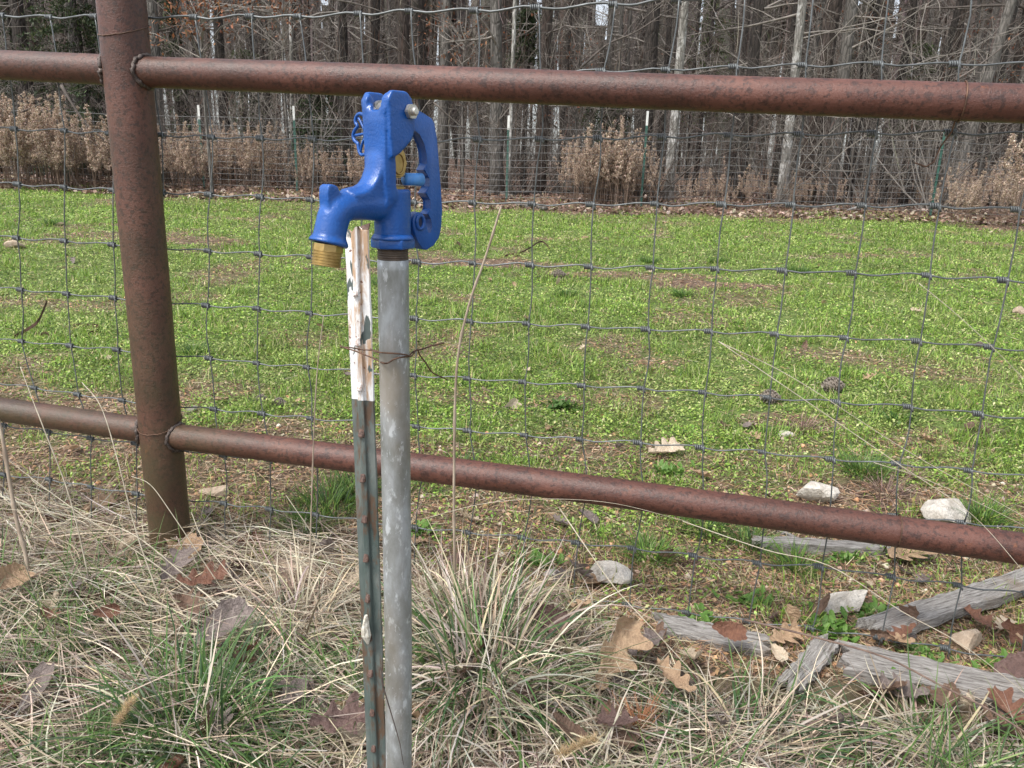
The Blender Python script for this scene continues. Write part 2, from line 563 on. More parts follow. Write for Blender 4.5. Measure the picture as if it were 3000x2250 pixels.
# low leafy weeds
x, y = sample_field(620000, 1.55, 14.6, 1.85)
g = green(x, y)
clump = fbm(x * 6, y * 6, 71, 3)
keep = (rng.random(len(x)) < np.clip(g * 1.1 - .03, 0, 1) * np.clip(clump * 2.8 - .38, 0.15, 1)) & (y > mesh_line(x) - .1 + rng.normal(0, .07, len(x)))
x, y, clump = x[keep], y[keep], clump[keep]
tn = tone(x, y)
h = rng.random(len(x)) ** 1.2 * (0.008 + 0.085 * np.clip(clump - .36, 0, 1)) + .002
P = np.stack([x, y, ground(x, y) + h], -1)
col = pal(len(x), GREENS, 0.20, [.34, .26, .2, .12, .08])
col *= (0.70 + 0.6 * tn)[:, None]
yl = np.clip((fbm(x * 1.7, y * 1.7, 67, 3) - .5) * 3, 0, .35)[:, None]
col *= (0.55 + 0.9 * fbm(x * 7.5, y * 7.5, 69, 3))[:, None]
col = col * (1 - yl) + col.mean(1)[:, None] * np.array([1.35, 1.40, .62]) * yl
sz = (0.0068 + 0.0015 * y) * rng.uniform(.45, 1.7, len(x))
wv = join([rhombs(P, sz, .6, col, .9)])
tag(link('field_weeds', np_mesh('field_weeds', *wv, leaf_mat)), 'low bright green weeds carpeting the field beyond the wire', 'weeds', kind='stuff')

# grass blades of the field
x, y = sample_field(230000, 1.55, 14.6, 1.5)
g = green(x, y)
cl = fbm(x * 5.2, y * 5.2, 81, 3)
keep = (rng.random(len(x)) < np.clip(g + .05, 0, 1) * np.clip((cl - .38) * 4, 0.12, 1)) & (y > mesh_line(x) - .1 + rng.normal(0, .07, len(x)))
x, y, cl = x[keep], y[keep], cl[keep]
P = np.stack([x, y, ground(x, y) - .002], -1)
n = len(x)
L = (0.018 + 0.055 * np.clip(cl - .35, 0, 1) * 2) * rng.uniform(.6, 1.5, n) * (1 + .02 * y)
col = pal(n, [(0.17, 0.275, 0.045), (0.25, 0.35, 0.07), (0.07, 0.14, 0.028), (0.42, 0.38, 0.20)], .2, [.38, .32, .18, .12])
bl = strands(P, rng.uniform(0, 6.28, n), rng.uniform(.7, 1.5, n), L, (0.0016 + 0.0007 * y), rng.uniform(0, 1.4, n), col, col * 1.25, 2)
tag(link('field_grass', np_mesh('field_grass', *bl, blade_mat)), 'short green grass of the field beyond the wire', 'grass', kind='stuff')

# grass tussocks in the field
tus = []
TP = [(1130, 840, 1.4), (2100, 770, 1.0), (2340, 800, 1.2), (960, 1500, 1.6), (2530, 1390, 1.3), (2000, 870, 1), (1660, 870, 1.1), (570, 1040, 1), (1050, 1440, 1.3), (900, 1560, 1.2),
      (2060, 1560, 1.1), (2330, 1670, 1.1), (2200, 1600, 1), (2620, 1620, 1), (1900, 770, 1), (1350, 1380, 1), (1900, 1640, 1.1), (2880, 1530, 1.3), (430, 720, 1.2), (160, 660, 1.2)]
for (px, py, s) in TP:
    c = gp(px, py)
    k = int(190 * s)
    a = rng.uniform(0, 6.28, k); r = rng.random(k) ** .7 * .045 * s * (1 + c[1] * .12)
    xx = c[0] + r * np.cos(a); yy = c[1] + r * np.sin(a)
    PP = np.stack([xx, yy, ground(xx, yy)], -1)
    cc = pal(k, [(0.09, 0.17, 0.03), (0.14, 0.23, 0.045), (0.05, 0.11, 0.03)], .15)
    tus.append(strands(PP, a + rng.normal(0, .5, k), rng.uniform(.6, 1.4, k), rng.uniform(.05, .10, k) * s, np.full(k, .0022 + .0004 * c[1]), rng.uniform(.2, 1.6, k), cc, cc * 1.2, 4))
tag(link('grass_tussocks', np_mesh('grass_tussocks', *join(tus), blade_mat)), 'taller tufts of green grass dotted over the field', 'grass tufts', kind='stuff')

# straw, needles and chips on the field floor
x, y = sample_field(190000, 1.5, 15.5, 1.8)
g = green(x, y)
keep = (rng.random(len(x)) < np.clip(1.05 - g, .17, .95)) & (y > mesh_line(x) - .2)
x, y = x[keep], y[keep]; n = len(x)
P = np.stack([x, y, ground(x, y) + rng.uniform(.001, .012, n)], -1)
col = pal(n, [(0.42, 0.32, 0.20), (0.30, 0.18, 0.11), (0.55, 0.46, 0.33), (0.17, 0.10, 0.07), (0.46, 0.28, 0.16)], .2)
L = rng.uniform(.02, .075, n) * (1 + .03 * y)
lt = strands(P, rng.uniform(0, 6.28, n), rng.normal(.05, .15, n), L, (0.0009 + 0.0006 * y), rng.normal(.1, .3, n), col, None, 2)
tag(link('field_straw', np_mesh('field_straw', *lt, straw_mat)), 'dead straw and pine needles scattered over the soil', 'straw', kind='stuff')
x, y = sample_field(90000, 1.5, 15.5, 1.7)
keep = (rng.random(len(x)) < np.clip(1.05 - green(x, y), .05, .9)) & (y > mesh_line(x) - .3)
x, y = x[keep], y[keep]; n = len(x)
P = np.stack([x, y, ground(x, y) + .004], -1)
chips = rhombs(P, rng.uniform(.006, .018, n) * (1 + .10 * y), .7, pal(n, [(0.30, 0.20, 0.14), (0.45, 0.34, 0.25), (0.15, 0.09, 0.065), (0.50, 0.30, 0.17)], .2), .5)
tag(link('soil_chips', np_mesh('soil_chips', *chips, straw_mat)), 'tiny leaf scraps and pebbles over the bare soil patches', 'litter', kind='stuff')

# leaf litter under the trees
n = 42000
y = 12.6 + 24 * rng.random(n) ** 1.5; x = (rng.random(n) * 2 - 1) * .85 * y
P = np.stack([x, y, ground(x, y) + rng.uniform(0, .05, n)], -1)
wl_ = rhombs(P, rng.uniform(.05, .12, n), .65, pal(n, [(0.20, 0.125, 0.09), (0.30, 0.215, 0.165), (0.11, 0.07, 0.055), (0.40, 0.32, 0.26)], .2), .9)
tag(link('woodland_litter', np_mesh('woodland_litter', *wl_, straw_mat)), 'brown dead leaves covering the woodland floor', 'leaf litter', kind='stuff')

# ------------------------------------------------------------------ thatch of dead grass on the near side of the fence
def edge_line(x):
    return mesh_line(x) + .08 - .36 * np.clip((x - .05) / .45, 0, 1)

def thatch(n, xr, yr, hmax, tiltr, Lr, Wr, cols, w=None, azm=None, azs=9, bendr=(0.1, 1.1), jit=.2, seg=5):
    x = rng.uniform(*xr, n); y = rng.uniform(*yr, n)
    keep = (y < edge_line(x) + .10 * (fbm(x * 3, y * 3, 91, 2) - .5) * 2)
    x, y = x[keep], y[keep]; n = len(x)
    P = np.stack([x, y, ground(x, y) + rng.random(n) ** 1.3 * hmax], -1)
    az = rng.uniform(0, 6.28, n) if azm is None else rng.normal(azm, azs, n)
    col = pal(n, cols, jit, w)
    return strands(P, az, rng.uniform(*tiltr, n), rng.uniform(*Lr, n), rng.uniform(*Wr, n), rng.uniform(*bendr, n), col, col * rng.uniform(.8, 1.15, (n, 1)), seg)

th = [
    thatch(26000, (-2.3, 2.0), (.55, 2.3), .03, (-.4, .4), (.02, .08), (.0012, .0040), [(0.17, 0.12, 0.09), (0.10, 0.07, 0.055), (0.26, 0.20, 0.15), (0.36, 0.30, 0.23)], None, None, 9, (-.5, .8), seg=2),
    thatch(12500, (-2.3, 2.0), (.55, 2.3), .035, (-.2, .35), (.08, .24), (.0013, .0036), STRAWS, None, None, 9, (-.2, .8)),
    thatch(7200, (-2.3, -.3), (.7, 2.3), .075, (-.25, .25), (.12, .38), (.0014, .0036), STRAWS, None, math.pi * .87, .6, (-.1, .6)),
    thatch(4200, (-2.3, -.3), (.7, 2.3), .085, (-.2, .35), (.10, .32), (.0013, .0034), STRAWS, None, -.25, .5, (-.1, .7)),
    thatch(2600, (-.35, .25), (.9, 1.85), .02, (.2, 1.1), (.10, .26), (.002, .0044), STRAWS, None, None, 9, (.8, 2.5)),
    thatch(6500, (.05, 2.0), (.6, 1.40), .03, (-.1, .55), (.08, .26), (.0014, .0038), STRAWS, None, .1, .9, (.1, 1.2)),
]
tag(link('dead_grass_thatch', np_mesh('dead_grass_thatch', *join(th), straw_mat)), 'tangled mat of pale dead grass along the near foot of the fence', 'dead grass', kind='stuff')

# green blades growing through the thatch
gr = []
GB = [((-1.1, -.05), (.65, 1.50), 5200, (.07, .19)), ((-.30, .35), (.75, 1.45), 1200, (.10, .24)), ((.3, 1.8), (.6, 1.22), 2400, (.12, .28)), ((-1.9, -.9), (1.0, 1.9), 1500, (.10, .24)), ((-.6, 1.6), (1.2, 1.75), 700, (.05, .14))]
for (xr, yr, k, Lr) in GB:
    x = rng.uniform(*xr, k); y = rng.uniform(*yr, k)
    m_ = (fbm(x * 3.3, y * 3.3, 101, 2) > .47) & (y < edge_line(x))
    x, y = x[m_], y[m_]; k = len(x)
    P = np.stack([x, y, ground(x, y)], -1)
    c = pal(k, [(0.075, 0.145, 0.035), (0.11, 0.19, 0.05), (0.055, 0.10, 0.04), (0.20, 0.24, 0.10)], .18, [.38, .3, .2, .12])
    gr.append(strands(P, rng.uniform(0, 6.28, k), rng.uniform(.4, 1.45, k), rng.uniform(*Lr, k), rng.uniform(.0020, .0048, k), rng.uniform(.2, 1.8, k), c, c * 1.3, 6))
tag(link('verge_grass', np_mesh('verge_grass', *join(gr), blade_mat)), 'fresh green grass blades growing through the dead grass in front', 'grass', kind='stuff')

def tuft(name, px, py, s, nd, ng, label, Lg=(.2, .42), group=None, tl=(.25, 1.5)):
    c = gp(px, py); root = thing(name, label, 'grass clump', c, 0, group)
    for k, cols, nm, mt, Lr in ((nd, STRAWS, 'dry_blades', straw_mat, (.16, .40)), (ng, [(0.075, 0.14, 0.045), (0.10, 0.18, 0.05), (0.05, 0.095, 0.04)], 'green_blades', blade_mat, Lg)):
        a = rng.uniform(0, 6.28, k); r = rng.random(k) ** .6 * .13 * s
        xx = c[0] + r * np.cos(a); yy = c[1] + r * np.sin(a)
        P = np.stack([xx, yy, ground(xx, yy)], -1)
        cc = pal(k, cols, .15)
        me = np_mesh(nm, *strands(P, a + rng.normal(0, .45, k), rng.uniform(*tl, k), rng.uniform(*Lr, k) * s, rng.uniform(.0028, .0062, k), rng.uniform(.3, 2.6, k), cc, cc * 1.2, 8), mt)
        o = link(nm, me, root); tag(o, kind='stuff')
    return root
tuft('grass_clump', 1420, 2010, 1.0, 300, 260, 'large arching clump of mixed green and straw coloured grass right of the grey pipe')
tuft('grass_clump', 1370, 1850, .8, 300, 40, 'mostly dead straw clump behind the big green clump at the wire', (.12, .3))
tuft('grass_clump', 2180, 2200, .85, 110, 150, 'sprawling green grass clump at the bottom right below the boards', tl=(.1, .75))
tuft('grass_clump', 2700, 2230, .75, 140, 60, 'mostly dry grass clump in the bottom right corner of the view', tl=(.1, .75))
tuft('grass_clump', 560, 2180, .8, 50, 300, 'fresh green grass clump in the lower left foreground')
tuft('grass_clump', 1860, 2230, .7, 60, 70, 'thin green and tan grass clump beneath the orange pine needles', tl=(.1, .75))
tuft('grass_clump', 870, 1860, .7, 260, 20, 'small bleached straw clump just left of the painted steel post')

# ------------------------------------------------------------------ pipe fence
rust = mat_rust()
weld_m = mat_simple('weld_metal', (0.045, 0.035, 0.032), (0.15, 0.12, 0.105), 90, .45, .5, .8, .003)
pb = on_fence(502, 1600); pt = on_fence(355, 0)
post_base = np.array([pb[0], pb[1], gz(pb[0], pb[1])])
dirp = (pt - pb) / (pt[2] - pb[2])
pf = thing('pipe_fence', 'rusty brown steel pipe fence with one round post and two long rails', 'fence', post_base)
mb = MB(); PR = 0.057
p0 = pb + dirp * (-.25 - pb[2]); p1 = pb + dirp * (1.75 - pb[2])
mb.tube([p0 + (p1 - p0) * k / 30 for k in range(31)], PR, 40)
mb.build('post', rust, pf, True, 40)
mb = MB(); mb.tube([p1 - dirp * .002, p1 + dirp * .012], [PR + .003, PR * .9], 40); mb.build('post_cap', rust, pf, True, 40)
RR = 0.0365
def rail(pxs, ext_l=0, ext_r=0):
    pts = [on_fence(*p) for p in pxs]
    if ext_l: pts.insert(0, pts[0] + (pts[0] - pts[1]) / np.linalg.norm(pts[0] - pts[1]) * ext_l)
    if ext_r: pts.append(pts[-1] + (pts[-1] - pts[-2]) / np.linalg.norm(pts[-1] - pts[-2]) * ext_r)
    mb = MB(); mb.tube(catmull(pts, 10), RR, 36)
    return mb.build('rail', rust, pf, True, 40), pts
rail([(0, 190), (345, 206)], 2.2)
rail([(395, 210), (1000, 232), (2000, 271), (3000, 304)], 0, 1.5)
rail([(0, 1199), (460, 1265)], 2.2)
rail([(490, 1275), (1700, 1430), (3000, 1608)], 0, 1.5)
# weld beads: lumpy rings where rails meet the post
def axis_pt(z): return pb + dirp * (z - pb[2])
for (px, py, sgn) in ((345, 206, -1), (395, 210, 1), (460, 1265, -1), (490, 1277, 1)):
    q = on_fence(px, py)
    ax = axis_pt(q[2])
    u = np.array([sgn * 1.0, sgn * FB, 0]); u /= np.linalg.norm(u)
    w = np.array([-u[1], u[0], 0])
    mb = MB(); pts = []; rad = []
    for k in range(49):
        a = 2 * math.pi * k / 48
        lat = RR * math.cos(a); zz = RR * math.sin(a)
        dx = math.sqrt(max(PR ** 2 - lat ** 2, 1e-6))
        pts.append(ax + u * (dx + .003) + w * lat * 1.06 + np.array([0, 0, zz * 1.06]) + rng.normal(0, .0014, 3))
        rad.append(.0040 + .0028 * rng.random())
    mb.tube(pts, rad, 8)
    mb.build('weld_bead', weld_m, pf)

# ------------------------------------------------------------------ woven wire mesh
wire_m = mat_wire()
NA = None
rows = {
 'A': [(10, 45), (150, 50), (282, 48), (430, 50), (575, 50), (740, 48), (880, 48), (1057, 40), (1206, 32), (1397, 30), (1578, 22), (1804, 12), (1990, -2), (2182, -14), (2384, -26), (2606, -38), (2848, -52), (3090, -66)],
 'B': [(30, 212), (172, 215), (305, 220), (452, 225), (600, 228), (755, 229), (903, 228), (1068, 222), (1222, 218), (1402, 216), (1583, 214), (1769, 208), (1958, 204), (2158, 196), (2359, 191), (2581, 187), (2807, 188), (3040, 186)],
 'C': [(48, 378), (194, 383), (326, 392), (477, 395), (626, 402), (769, 405), (922, 408), (1082, 410), (1243, 410), (1407, 408), (1588, 407), (1760, 405), (1947, 400), (2142, 396), (2348, 393), (2565, 390), (2796, 388), (3035, 394)],
 'D': [(58, 540), (193, 548), (335, 557), (481, 563), (619, 570), (769, 577), (915, 585), (1065, 589), (1217, 592), (1391, 593), (1565, 597), (1739, 599), (1925, 597), (2122, 599), (2325, 600), (2533, 602), (2750, 604), (2985, 614)],
 'E': [(54, 697), (194, 706), (335, 717), (478, 727), (615, 735), (764, 744), (915, 753), (1068, 760), (1228, 767), (1391, 771), (1560, 776), (1732, 781), (1913, 784), (2102, 788), (2300, 793), (2504, 800), (2723, 807), (2949, 821)],
 'F': [(66, 849), (201, 861), (339, 873), (476, 884), (610, 895), (759, 904), (913, 918), (1064, 926), (1221, 933), (1382, 941), (1549, 948), (1723, 957), (1900, 965), (2084, 971), (2276, 979), (2481, 990), (2694, 1000), (2906, 1017)],
 'G': [(68, 1000), (211, 1013), (349, 1025), (486, 1037), (619, 1050), (757, 1064), (904, 1076), (1058, 1088), (1217, 1100), (1375, 1109), (1538, 1119), (1712, 1130), (1886, 1138), (2066, 1150), (2255, 1165), (2457, 1178), (2669, 1192), (2875, 1213)],
 'H': [(106, 1137), (233, 1156), (364, 1173), (500, 1187), (633, 1199), (774, 1212), (915, 1226), (1068, 1238), (1226, 1250), (1377, 1262), (1542, 1275), (1705, 1287), (1877, 1297), (2059, 1311), (2240, 1325), (2441, 1346), (2633, 1359), (2845, 1379)],
 'I': [(16, 1246), (145, 1265), (271, 1285), (402, 1300), (530, 1318), (660, 1335), (795, 1348), (930, 1360), (1080, 1374), (1240, 1388), (1398, 1402), (1560, 1418), (1722, 1432), (1890, 1446), (2060, 1462), (2240, 1480), (2430, 1497), (2625, 1512), (2823, 1531), (3030, 1553)],
 'J': [(16, 1391), (149, 1405), (271, 1427), (405, 1447), (530, 1462), (662, 1475), (796, 1492), (930, 1508), (1075, 1526), (1221, 1545), (1375, 1560), (1536, 1575), (1694, 1590), (1859, 1607), (2038, 1628), (2226, 1650), (2407, 1660), (2619, 1690), (2814, 1715), (3020, 1742)],
 'K': [(16, 1523), (147, 1545), (271, 1568), (409, 1585), (535, 1601), (665, 1618), (796, 1638), (922, 1664), (1070, 1680), (1217, 1693), (1370, 1711), (1522, 1729), (1683, 1752), (1845, 1772), (2016, 1795), (2194, 1820), (2380, 1840), (2579, 1870), (2778, 1900), (2990, 1937)],
 'L': [(18, 1660), (146, 1682), (272, 1704), (410, 1722), (535, 1738), (668, 1752), (800, 1770), (930, 1790), (1072, 1808), (1215, 1824), (1362, 1842), (1512, 1862), (1670, 1886), (1830, 1908), (2000, 1926), (2180, 1947), (2366, 1970), (2538, 1998), (2745, 2035), (2943, 2070)],
}
MOFF = 0.062
G3 = {}
for k_, lst in rows.items():
    pts = [on_fence(px, py, MOFF) for px, py in lst]
    dl = pts[0] - pts[1]; dr = pts[-1] - pts[-2]
    for s_ in range(1, 5): pts.insert(0, pts[0] + dl + np.array([rng.normal(0, .004), 0, rng.normal(0, .003)]) * 0 + 0 * dl)
    for s_ in range(1, 4): pts.append(pts[-1] + dr)
    G3[k_] = pts
fb0 = G3['L'][10]
mesh_f = thing('woven_wire_fence', 'grey woven wire mesh strung behind the rusty pipe rails', 'wire fence', (post_base[0], post_base[1] + .08, post_base[2]))
yoff = np.array([FB, -1, 0]) / math.hypot(FB, 1)           # towards the camera
knot = MB()
for k in range(5):
    xk = -.017 + k * .0042
    pts = [(xk + .0042 * a / 8, .0052 * math.cos(a * math.pi / 4), .0052 * math.sin(a * math.pi / 4)) for a in range(9)]
    knot.tube(pts, .0019, 5)
knot.tube([(.004, -.004, -.010), (.002, -.0055, -.004), (-.0005, -.003, .004)], .0021, 5)
knot_me = knot.mesh('knot', wire_m)
kn = 0
for ri, (k_, pts) in enumerate(G3.items()):
    path = []
    for i in range(len(pts) - 1):
        a, b = pts[i], pts[i + 1]
        amp = .0038 * rng.uniform(.7, 1.3)
        for tt, dz in ((0, 0), (.1, -.5), (.22, -1.0), (.34, -.85), (.5, -.1), (.64, .55), (.76, .85), (.86, .7), (.94, .25)):
            p = a + (b - a) * tt; p = p + np.array([0, 0, dz * amp]) + rng.normal(0, .0003, 3)
            path.append(p)
    path.append(pts[-1])
    mb = MB(); mb.tube(path, 0.0019 if k_ != 'A' else .0027, 8)
    mb.build('line_wire', wire_m, mesh_f)
# stays
def stay(cols):
    P = []
    for i in range(len(cols) - 1):
        a, b = cols[i], cols[i + 1]
        sw = rng.normal(0, .003)
        for tt in (0, .18, .4, .62, .84):
            P.append(a + (b - a) * tt + np.array([math.sin(tt * math.pi) * sw, 0, 0]) + yoff * .0045 + rng.normal(0, .0004, 3))
    P.append(cols[-1] + yoff * .0045)
    mb = MB(); mb.tube(P, .0017, 7)
    mb.build('stay_wire', wire_m, mesh_f)
up_ = list('ABCDEFGH'); dn_ = list('IJKL')
nu = len(G3['A'])
for c in range(nu):
    cols = [G3[r][c] for r in up_]
    # hidden behind the lower rail the stays join the rows below; those rows hold two more columns
    low = min(G3['I'], key=lambda q: abs(q[0] - (cols[-1][0] + (cols[-1][0] - cols[-2][0]) * .3)))
    stay(cols + [cols[-1] + (low - cols[-1]) * .97])
for c in range(len(G3['I'])):
    cols = [G3[r][c] for r in dn_]
    stay(cols + [cols[-1] + np.array([0, 0, -.03])])
vis = []
for k_, pts in G3.items():
    for i in range(1, len(pts) - 1):
        p = pts[i]
        vis.append((k_, i, p))
for k_, i, p in vis:
    pts = G3[k_]
    d = pts[i + 1] - pts[i - 1]
    if abs(p[0]) > 1.75 or kn > 270: continue
    kn += 1
    o = link('knot', knot_me, mesh_f)
    pm = o.matrix_parent_inverse
    ang = math.atan2(d[2], math.hypot(d[0], d[1]))
    o.rotation_euler = (rng.uniform(-.4, .4), -ang, math.atan2(d[1], d[0]))
    s_ = rng.uniform(.95, 1.15); o.scale = (s_, s_, s_)
    o.location = tuple(p)

# tie wires round post and rail
tie_m = mat_simple('rusty_wire', (0.06, 0.035, 0.025), (0.17, 0.095, 0.06), 60, .6, .4, 0)
def tie(name, label, pts, r=.0013):
    mb = MB(); mb.tube(pts, r, 6)
    o = mb.build(name, tie_m)
    return tag(o, label, 'tie wire')
def ring_post(zc, dz, tilt):
    P = []
    c = axis_pt(zc)
    for k in range(41):
        a = 2 * math.pi * k / 40
        P.append(c + np.array([math.cos(a) * (PR + .002), math.sin(a) * (PR + .002), dz * (math.sin(a) ) + tilt * math.cos(a)]) + rng.normal(0, .0004, 3))
    return P
zt = on_fence(365, 88)[2]; zb = on_fence(470, 1238)[2]
tie('tie_wire', 'thin brown wire looped round the post above the top rail', ring_post(zt, .020, .008))
tie('tie_wire', 'thin rusty wire looped round the post just above the lower rail', ring_post(zb, .018, .004))
def ring_rail(px, py, tail, sl=.004):
    c = on_fence(px, py); P = []
    n_ = np.array([1, FB, 0]); n_ /= np.linalg.norm(n_); b_ = np.array([-n_[1], n_[0], 0])
    for k in range(31):
        a = 2 * math.pi * k / 30 + 2
        P.append(c + b_ * math.cos(a) * (RR + .002) + np.array([0, 0, 1]) * math.sin(a) * (RR + .002) + n_ * sl * math.cos(a))
    P += tail(c, b_)
    return P
tie('tie_wire', 'rusty wire wrapped over the right end of the top rail with twisted tail', ring_rail(2818, 298, lambda c, b: [c + b * .03 + np.array([.0, 0, -.055]), c + b * .05 + np.array([-.012, 0, -.085]), c + b * .05 + np.array([-.02, 0, -.115]), c + b * .05 + np.array([-.035, 0, -.125]), c + b * .045 + np.array([-.06, 0, -.118])]), .0017)
tie('tie_wire', 'rusty wire wrapped round the right end of the lower rail', ring_rail(2632, 1555, lambda c, b: [c + b * .04 + np.array([-.005, 0, -.05]), c + b * .06 + np.array([-.006, 0, -.085])]), .0014)

# ------------------------------------------------------------------ yard hydrant
blue = mat_blue(); brass = mat_brass(); galv = mat_galv()
steel = mat_simple('zinc_bolt', (0.35, 0.34, 0.31), (0.6, 0.58, 0.53), 120, .35, .8, .2, .0005)
HY = 0.80
hb = at_y(1151, 735, HY)                       # where the head sits on the pipe
TH = R(42)
hyd = thing('yard_hydrant', 'bright blue cast iron yard hydrant head on a galvanised pipe with brass outlet', 'hydrant', (hb[0], HY, gz(hb[0], HY)))
UA = np.array([-math.sin(TH), -math.cos(TH), 0]); VA = np.array([math.cos(TH), -math.sin(TH), 0]); WA = np.array([0, 0, 1.0])
def H(u, v, w):      # mm in hydrant axes -> metres
    return hb + (UA * u + VA * v + WA * w) * .001
def Hn(u, v, w): return UA * u + VA * v + WA * w
Hv = lambda u, v, w: Vector([float(c) for c in H(u, v, w)])
def prism(bm, uw, v0, v1):
    a = [bm.verts.new(Hv(u, v0, w)) for u, w in uw]; b = [bm.verts.new(Hv(u, v1, w)) for u, w in uw]
    n_ = len(uw)
    bm.faces.new(a); bm.faces.new(b[::-1])
    for i in range(n_):
        bm.faces.new((a[i], b[i], b[(i + 1) % n_], a[(i + 1) % n_]))
def bm_tube(bm, pts, rad, n=24, sq=1.0):
    mb = MB(); mb.tube(pts, rad, n)
    vs_ = [bm.verts.new(v) for v in mb.v]
    for f in mb.f: bm.faces.new([vs_[i] for i in f])
# casting: yoke, barrel, spout, joined by voxel remesh so the pieces flow into each other
bm = bmesh.new()
bm_tube(bm, [H(0, 0, 12), H(0, 0, 64)], 19.2e-3, 40)                                    # barrel
side_lo = [(17, 56), (18.5, 75), (18.5, 98), (10, 98), (8, 88), (8, 62), (10, 52)]
prism(bm, side_lo, 12, 18.6)
prism(bm, side_lo, -18.6, -12)
side = [(17.5, 94), (19, 110), (20, 132), (21, 150), (16, 158), (-2, 158.5), (-9, 153), (-12.5, 142), (-13, 122), (-9, 112), (0, 104), (7, 98)]
prism(bm, side, 15.5, 22.5)
prism(bm, side, -22.5, -15.5)
front = [(20, 45), (22.5, 75), (22.5, 110), (23, 130), (22, 139), (18, 141), (12, 134), (10, 110), (10, 62), (10, 50)]
prism(bm, front, -17.5, 17.5)
for sg in (-1, 1):                                       # thick shoulders either side of the notch
    prism(bm, [(22, 120), (23, 140), (22, 151), (17, 156), (12, 150), (11, 120)], sg * 11.5 if sg < 0 else 11.5, sg * 18 if sg < 0 else 18)
    prism(bm, [(22, 120), (22.5, 140), (18, 146), (12, 142), (11, 120)], sg * 7.5, sg * 13)
# skirt where yoke spreads onto the spout
sk = [(21, 104), (22.5, 94), (25, 84), (29, 75.5), (35, 69.5), (43, 66), (58, 63), (52, 50), (18, 50)]
for hv, du in ((14.5, 0), (12, 1.2), (9, 2.2), (6, 2.8)):
    prism(bm, [(u + (du if i < 7 and u > 21.5 else 0), w + (0 if i > 6 else -abs(hv - 6) * .55 * min(1, max(0, (u - 24) / 20)))) for i, (u, w) in enumerate(sk)], -hv, hv)
sp_pts = [(-4, 47), (20, 47.5), (38, 48), (52, 47.5), (62, 46), (69, 42), (73.5, 35), (76, 27), (78, 20), (79.5, 13)]
bm_tube(bm, [H(u, 0, w) for u, w in sp_pts], [.0155, .0160, .0152, .0150, .0152, .0158, .0160, .0158, .0160, .0165], 28)
bm_tube(bm, [H(79.1, 0, 16), H(79.8, 0, 12.5), H(80.5, 0, 10)], [.0175, .0198, .0195], 32)     # flared lip
lug = [(62, 48), (84, 36), (84.5, 58), (83.5, 65.5), (80.5, 68), (73, 67), (69.5, 61)]
prism(bm, lug, -8, 8)
me = bm_mesh('head_casting', bm, blue, True, None)
head = link('head_casting', me, hyd)
rm = head.modifiers.new('remesh', 'REMESH'); rm.mode = 'VOXEL'; rm.voxel_size = 0.0011; rm.use_smooth_shade = True
sm_ = head.modifiers.new('smooth', 'SMOOTH'); sm_.factor = 0.5; sm_.iterations = 24
# hex collar
bm = bmesh.new()
for (w0, w1, r) in ((3, 13, 23.6),):
    a = [bm.verts.new(Hv(r * math.cos(k * math.pi / 3 + .28), r * math.sin(k * math.pi / 3 + .28), w0)) for k in range(6)]
    b = [bm.verts.new(Hv(r * math.cos(k * math.pi / 3 + .28), r * math.sin(k * math.pi / 3 + .28), w1)) for k in range(6)]
    bm.faces.new(a[::-1]); bm.faces.new(b)
    for i in range(6): bm.faces.new((a[i], a[(i + 1) % 6], b[(i + 1) % 6], b[i]))
bmesh.ops.bevel(bm, geom=bm.edges[:], offset=.0016, segments=3, affect='EDGES', profile=.5)
link('hex_collar', bm_mesh('hex_collar', bm, blue, True, 50), hyd)
mb = MB(); mb.tube([H(0, 0, 12.5), H(0, 0, 15), H(0, 0, 18)], [.0228, .0215, .0193], 40); mb.build('collar_fillet', blue, hyd)
# handle
def zuw(zx, zy, v=6.0):
    s = (zx - 832) * .128 * 1.005
    return ((.743 * v - s) / .669, (1395 - zy) * .1226 * 1.03 - 2)
out_ = [(900, 190), (950, 205), (1010, 240), (1060, 262), (1125, 296), (1148, 335), (1160, 450), (1175, 650), (1190, 850), (1202, 1050), (1201, 1190), (1182, 1285), (1142, 1350), (1088, 1385), (1052, 1375),
        (1022, 1310), (996, 1240), (984, 1180), (984, 1120), (998, 1078), (1025, 1060), (1052, 1066), (1072, 1095), (1078, 1150), (1080, 1210), (1100, 1262), (1124, 1240), (1134, 1180), (1126, 1120), (1082, 1078),
        (1124, 1035), (1122, 960), (1068, 905), (1114, 850), (1116, 780), (1058, 715), (1096, 660), (1092, 580), (1076, 500), (1040, 420), (985, 380), (930, 360), (890, 300)]
poly = [zuw(a, b) for a, b in out_]
bm = bmesh.new(); prism(bm, poly, -6.5, 6.5)
cap = [e for e in bm.edges if len(e.link_faces) == 2 and any(len(f.verts) > 8 for f in e.link_faces)]
bmesh.ops.bevel(bm, geom=cap, offset=.0017, segments=3, affect='EDGES', profile=.5)
link('handle', bm_mesh('handle', bm, blue, True, 40), hyd)
# padlock ring lug on the lower handle, its hole a dark disc painted as shade
cu, cw = zuw(1035, 1145)
mb = MB()
mb.tube([H(cu + 5.0 * math.cos(a * math.pi / 10), 7.0, cw + 7.2 * math.sin(a * math.pi / 10)) for a in range(21)], .0021, 8, cap=False)
mb.build('handle_ring', blue, hyd)
bm = bmesh.new()
hole = [(cu + 3.8 * math.cos(a * math.pi / 8), cw + 5.6 * math.sin(a * math.pi / 8)) for a in range(16)]
prism(bm, hole, 6.4, 6.9)
dark = mat_simple('painted_hole_shade', (0.006, 0.012, 0.04), (0.01, 0.02, 0.07), 50, .6, 0, 0)
link('hole_shade_disc', bm_mesh('hole_shade_disc', bm, dark), hyd)
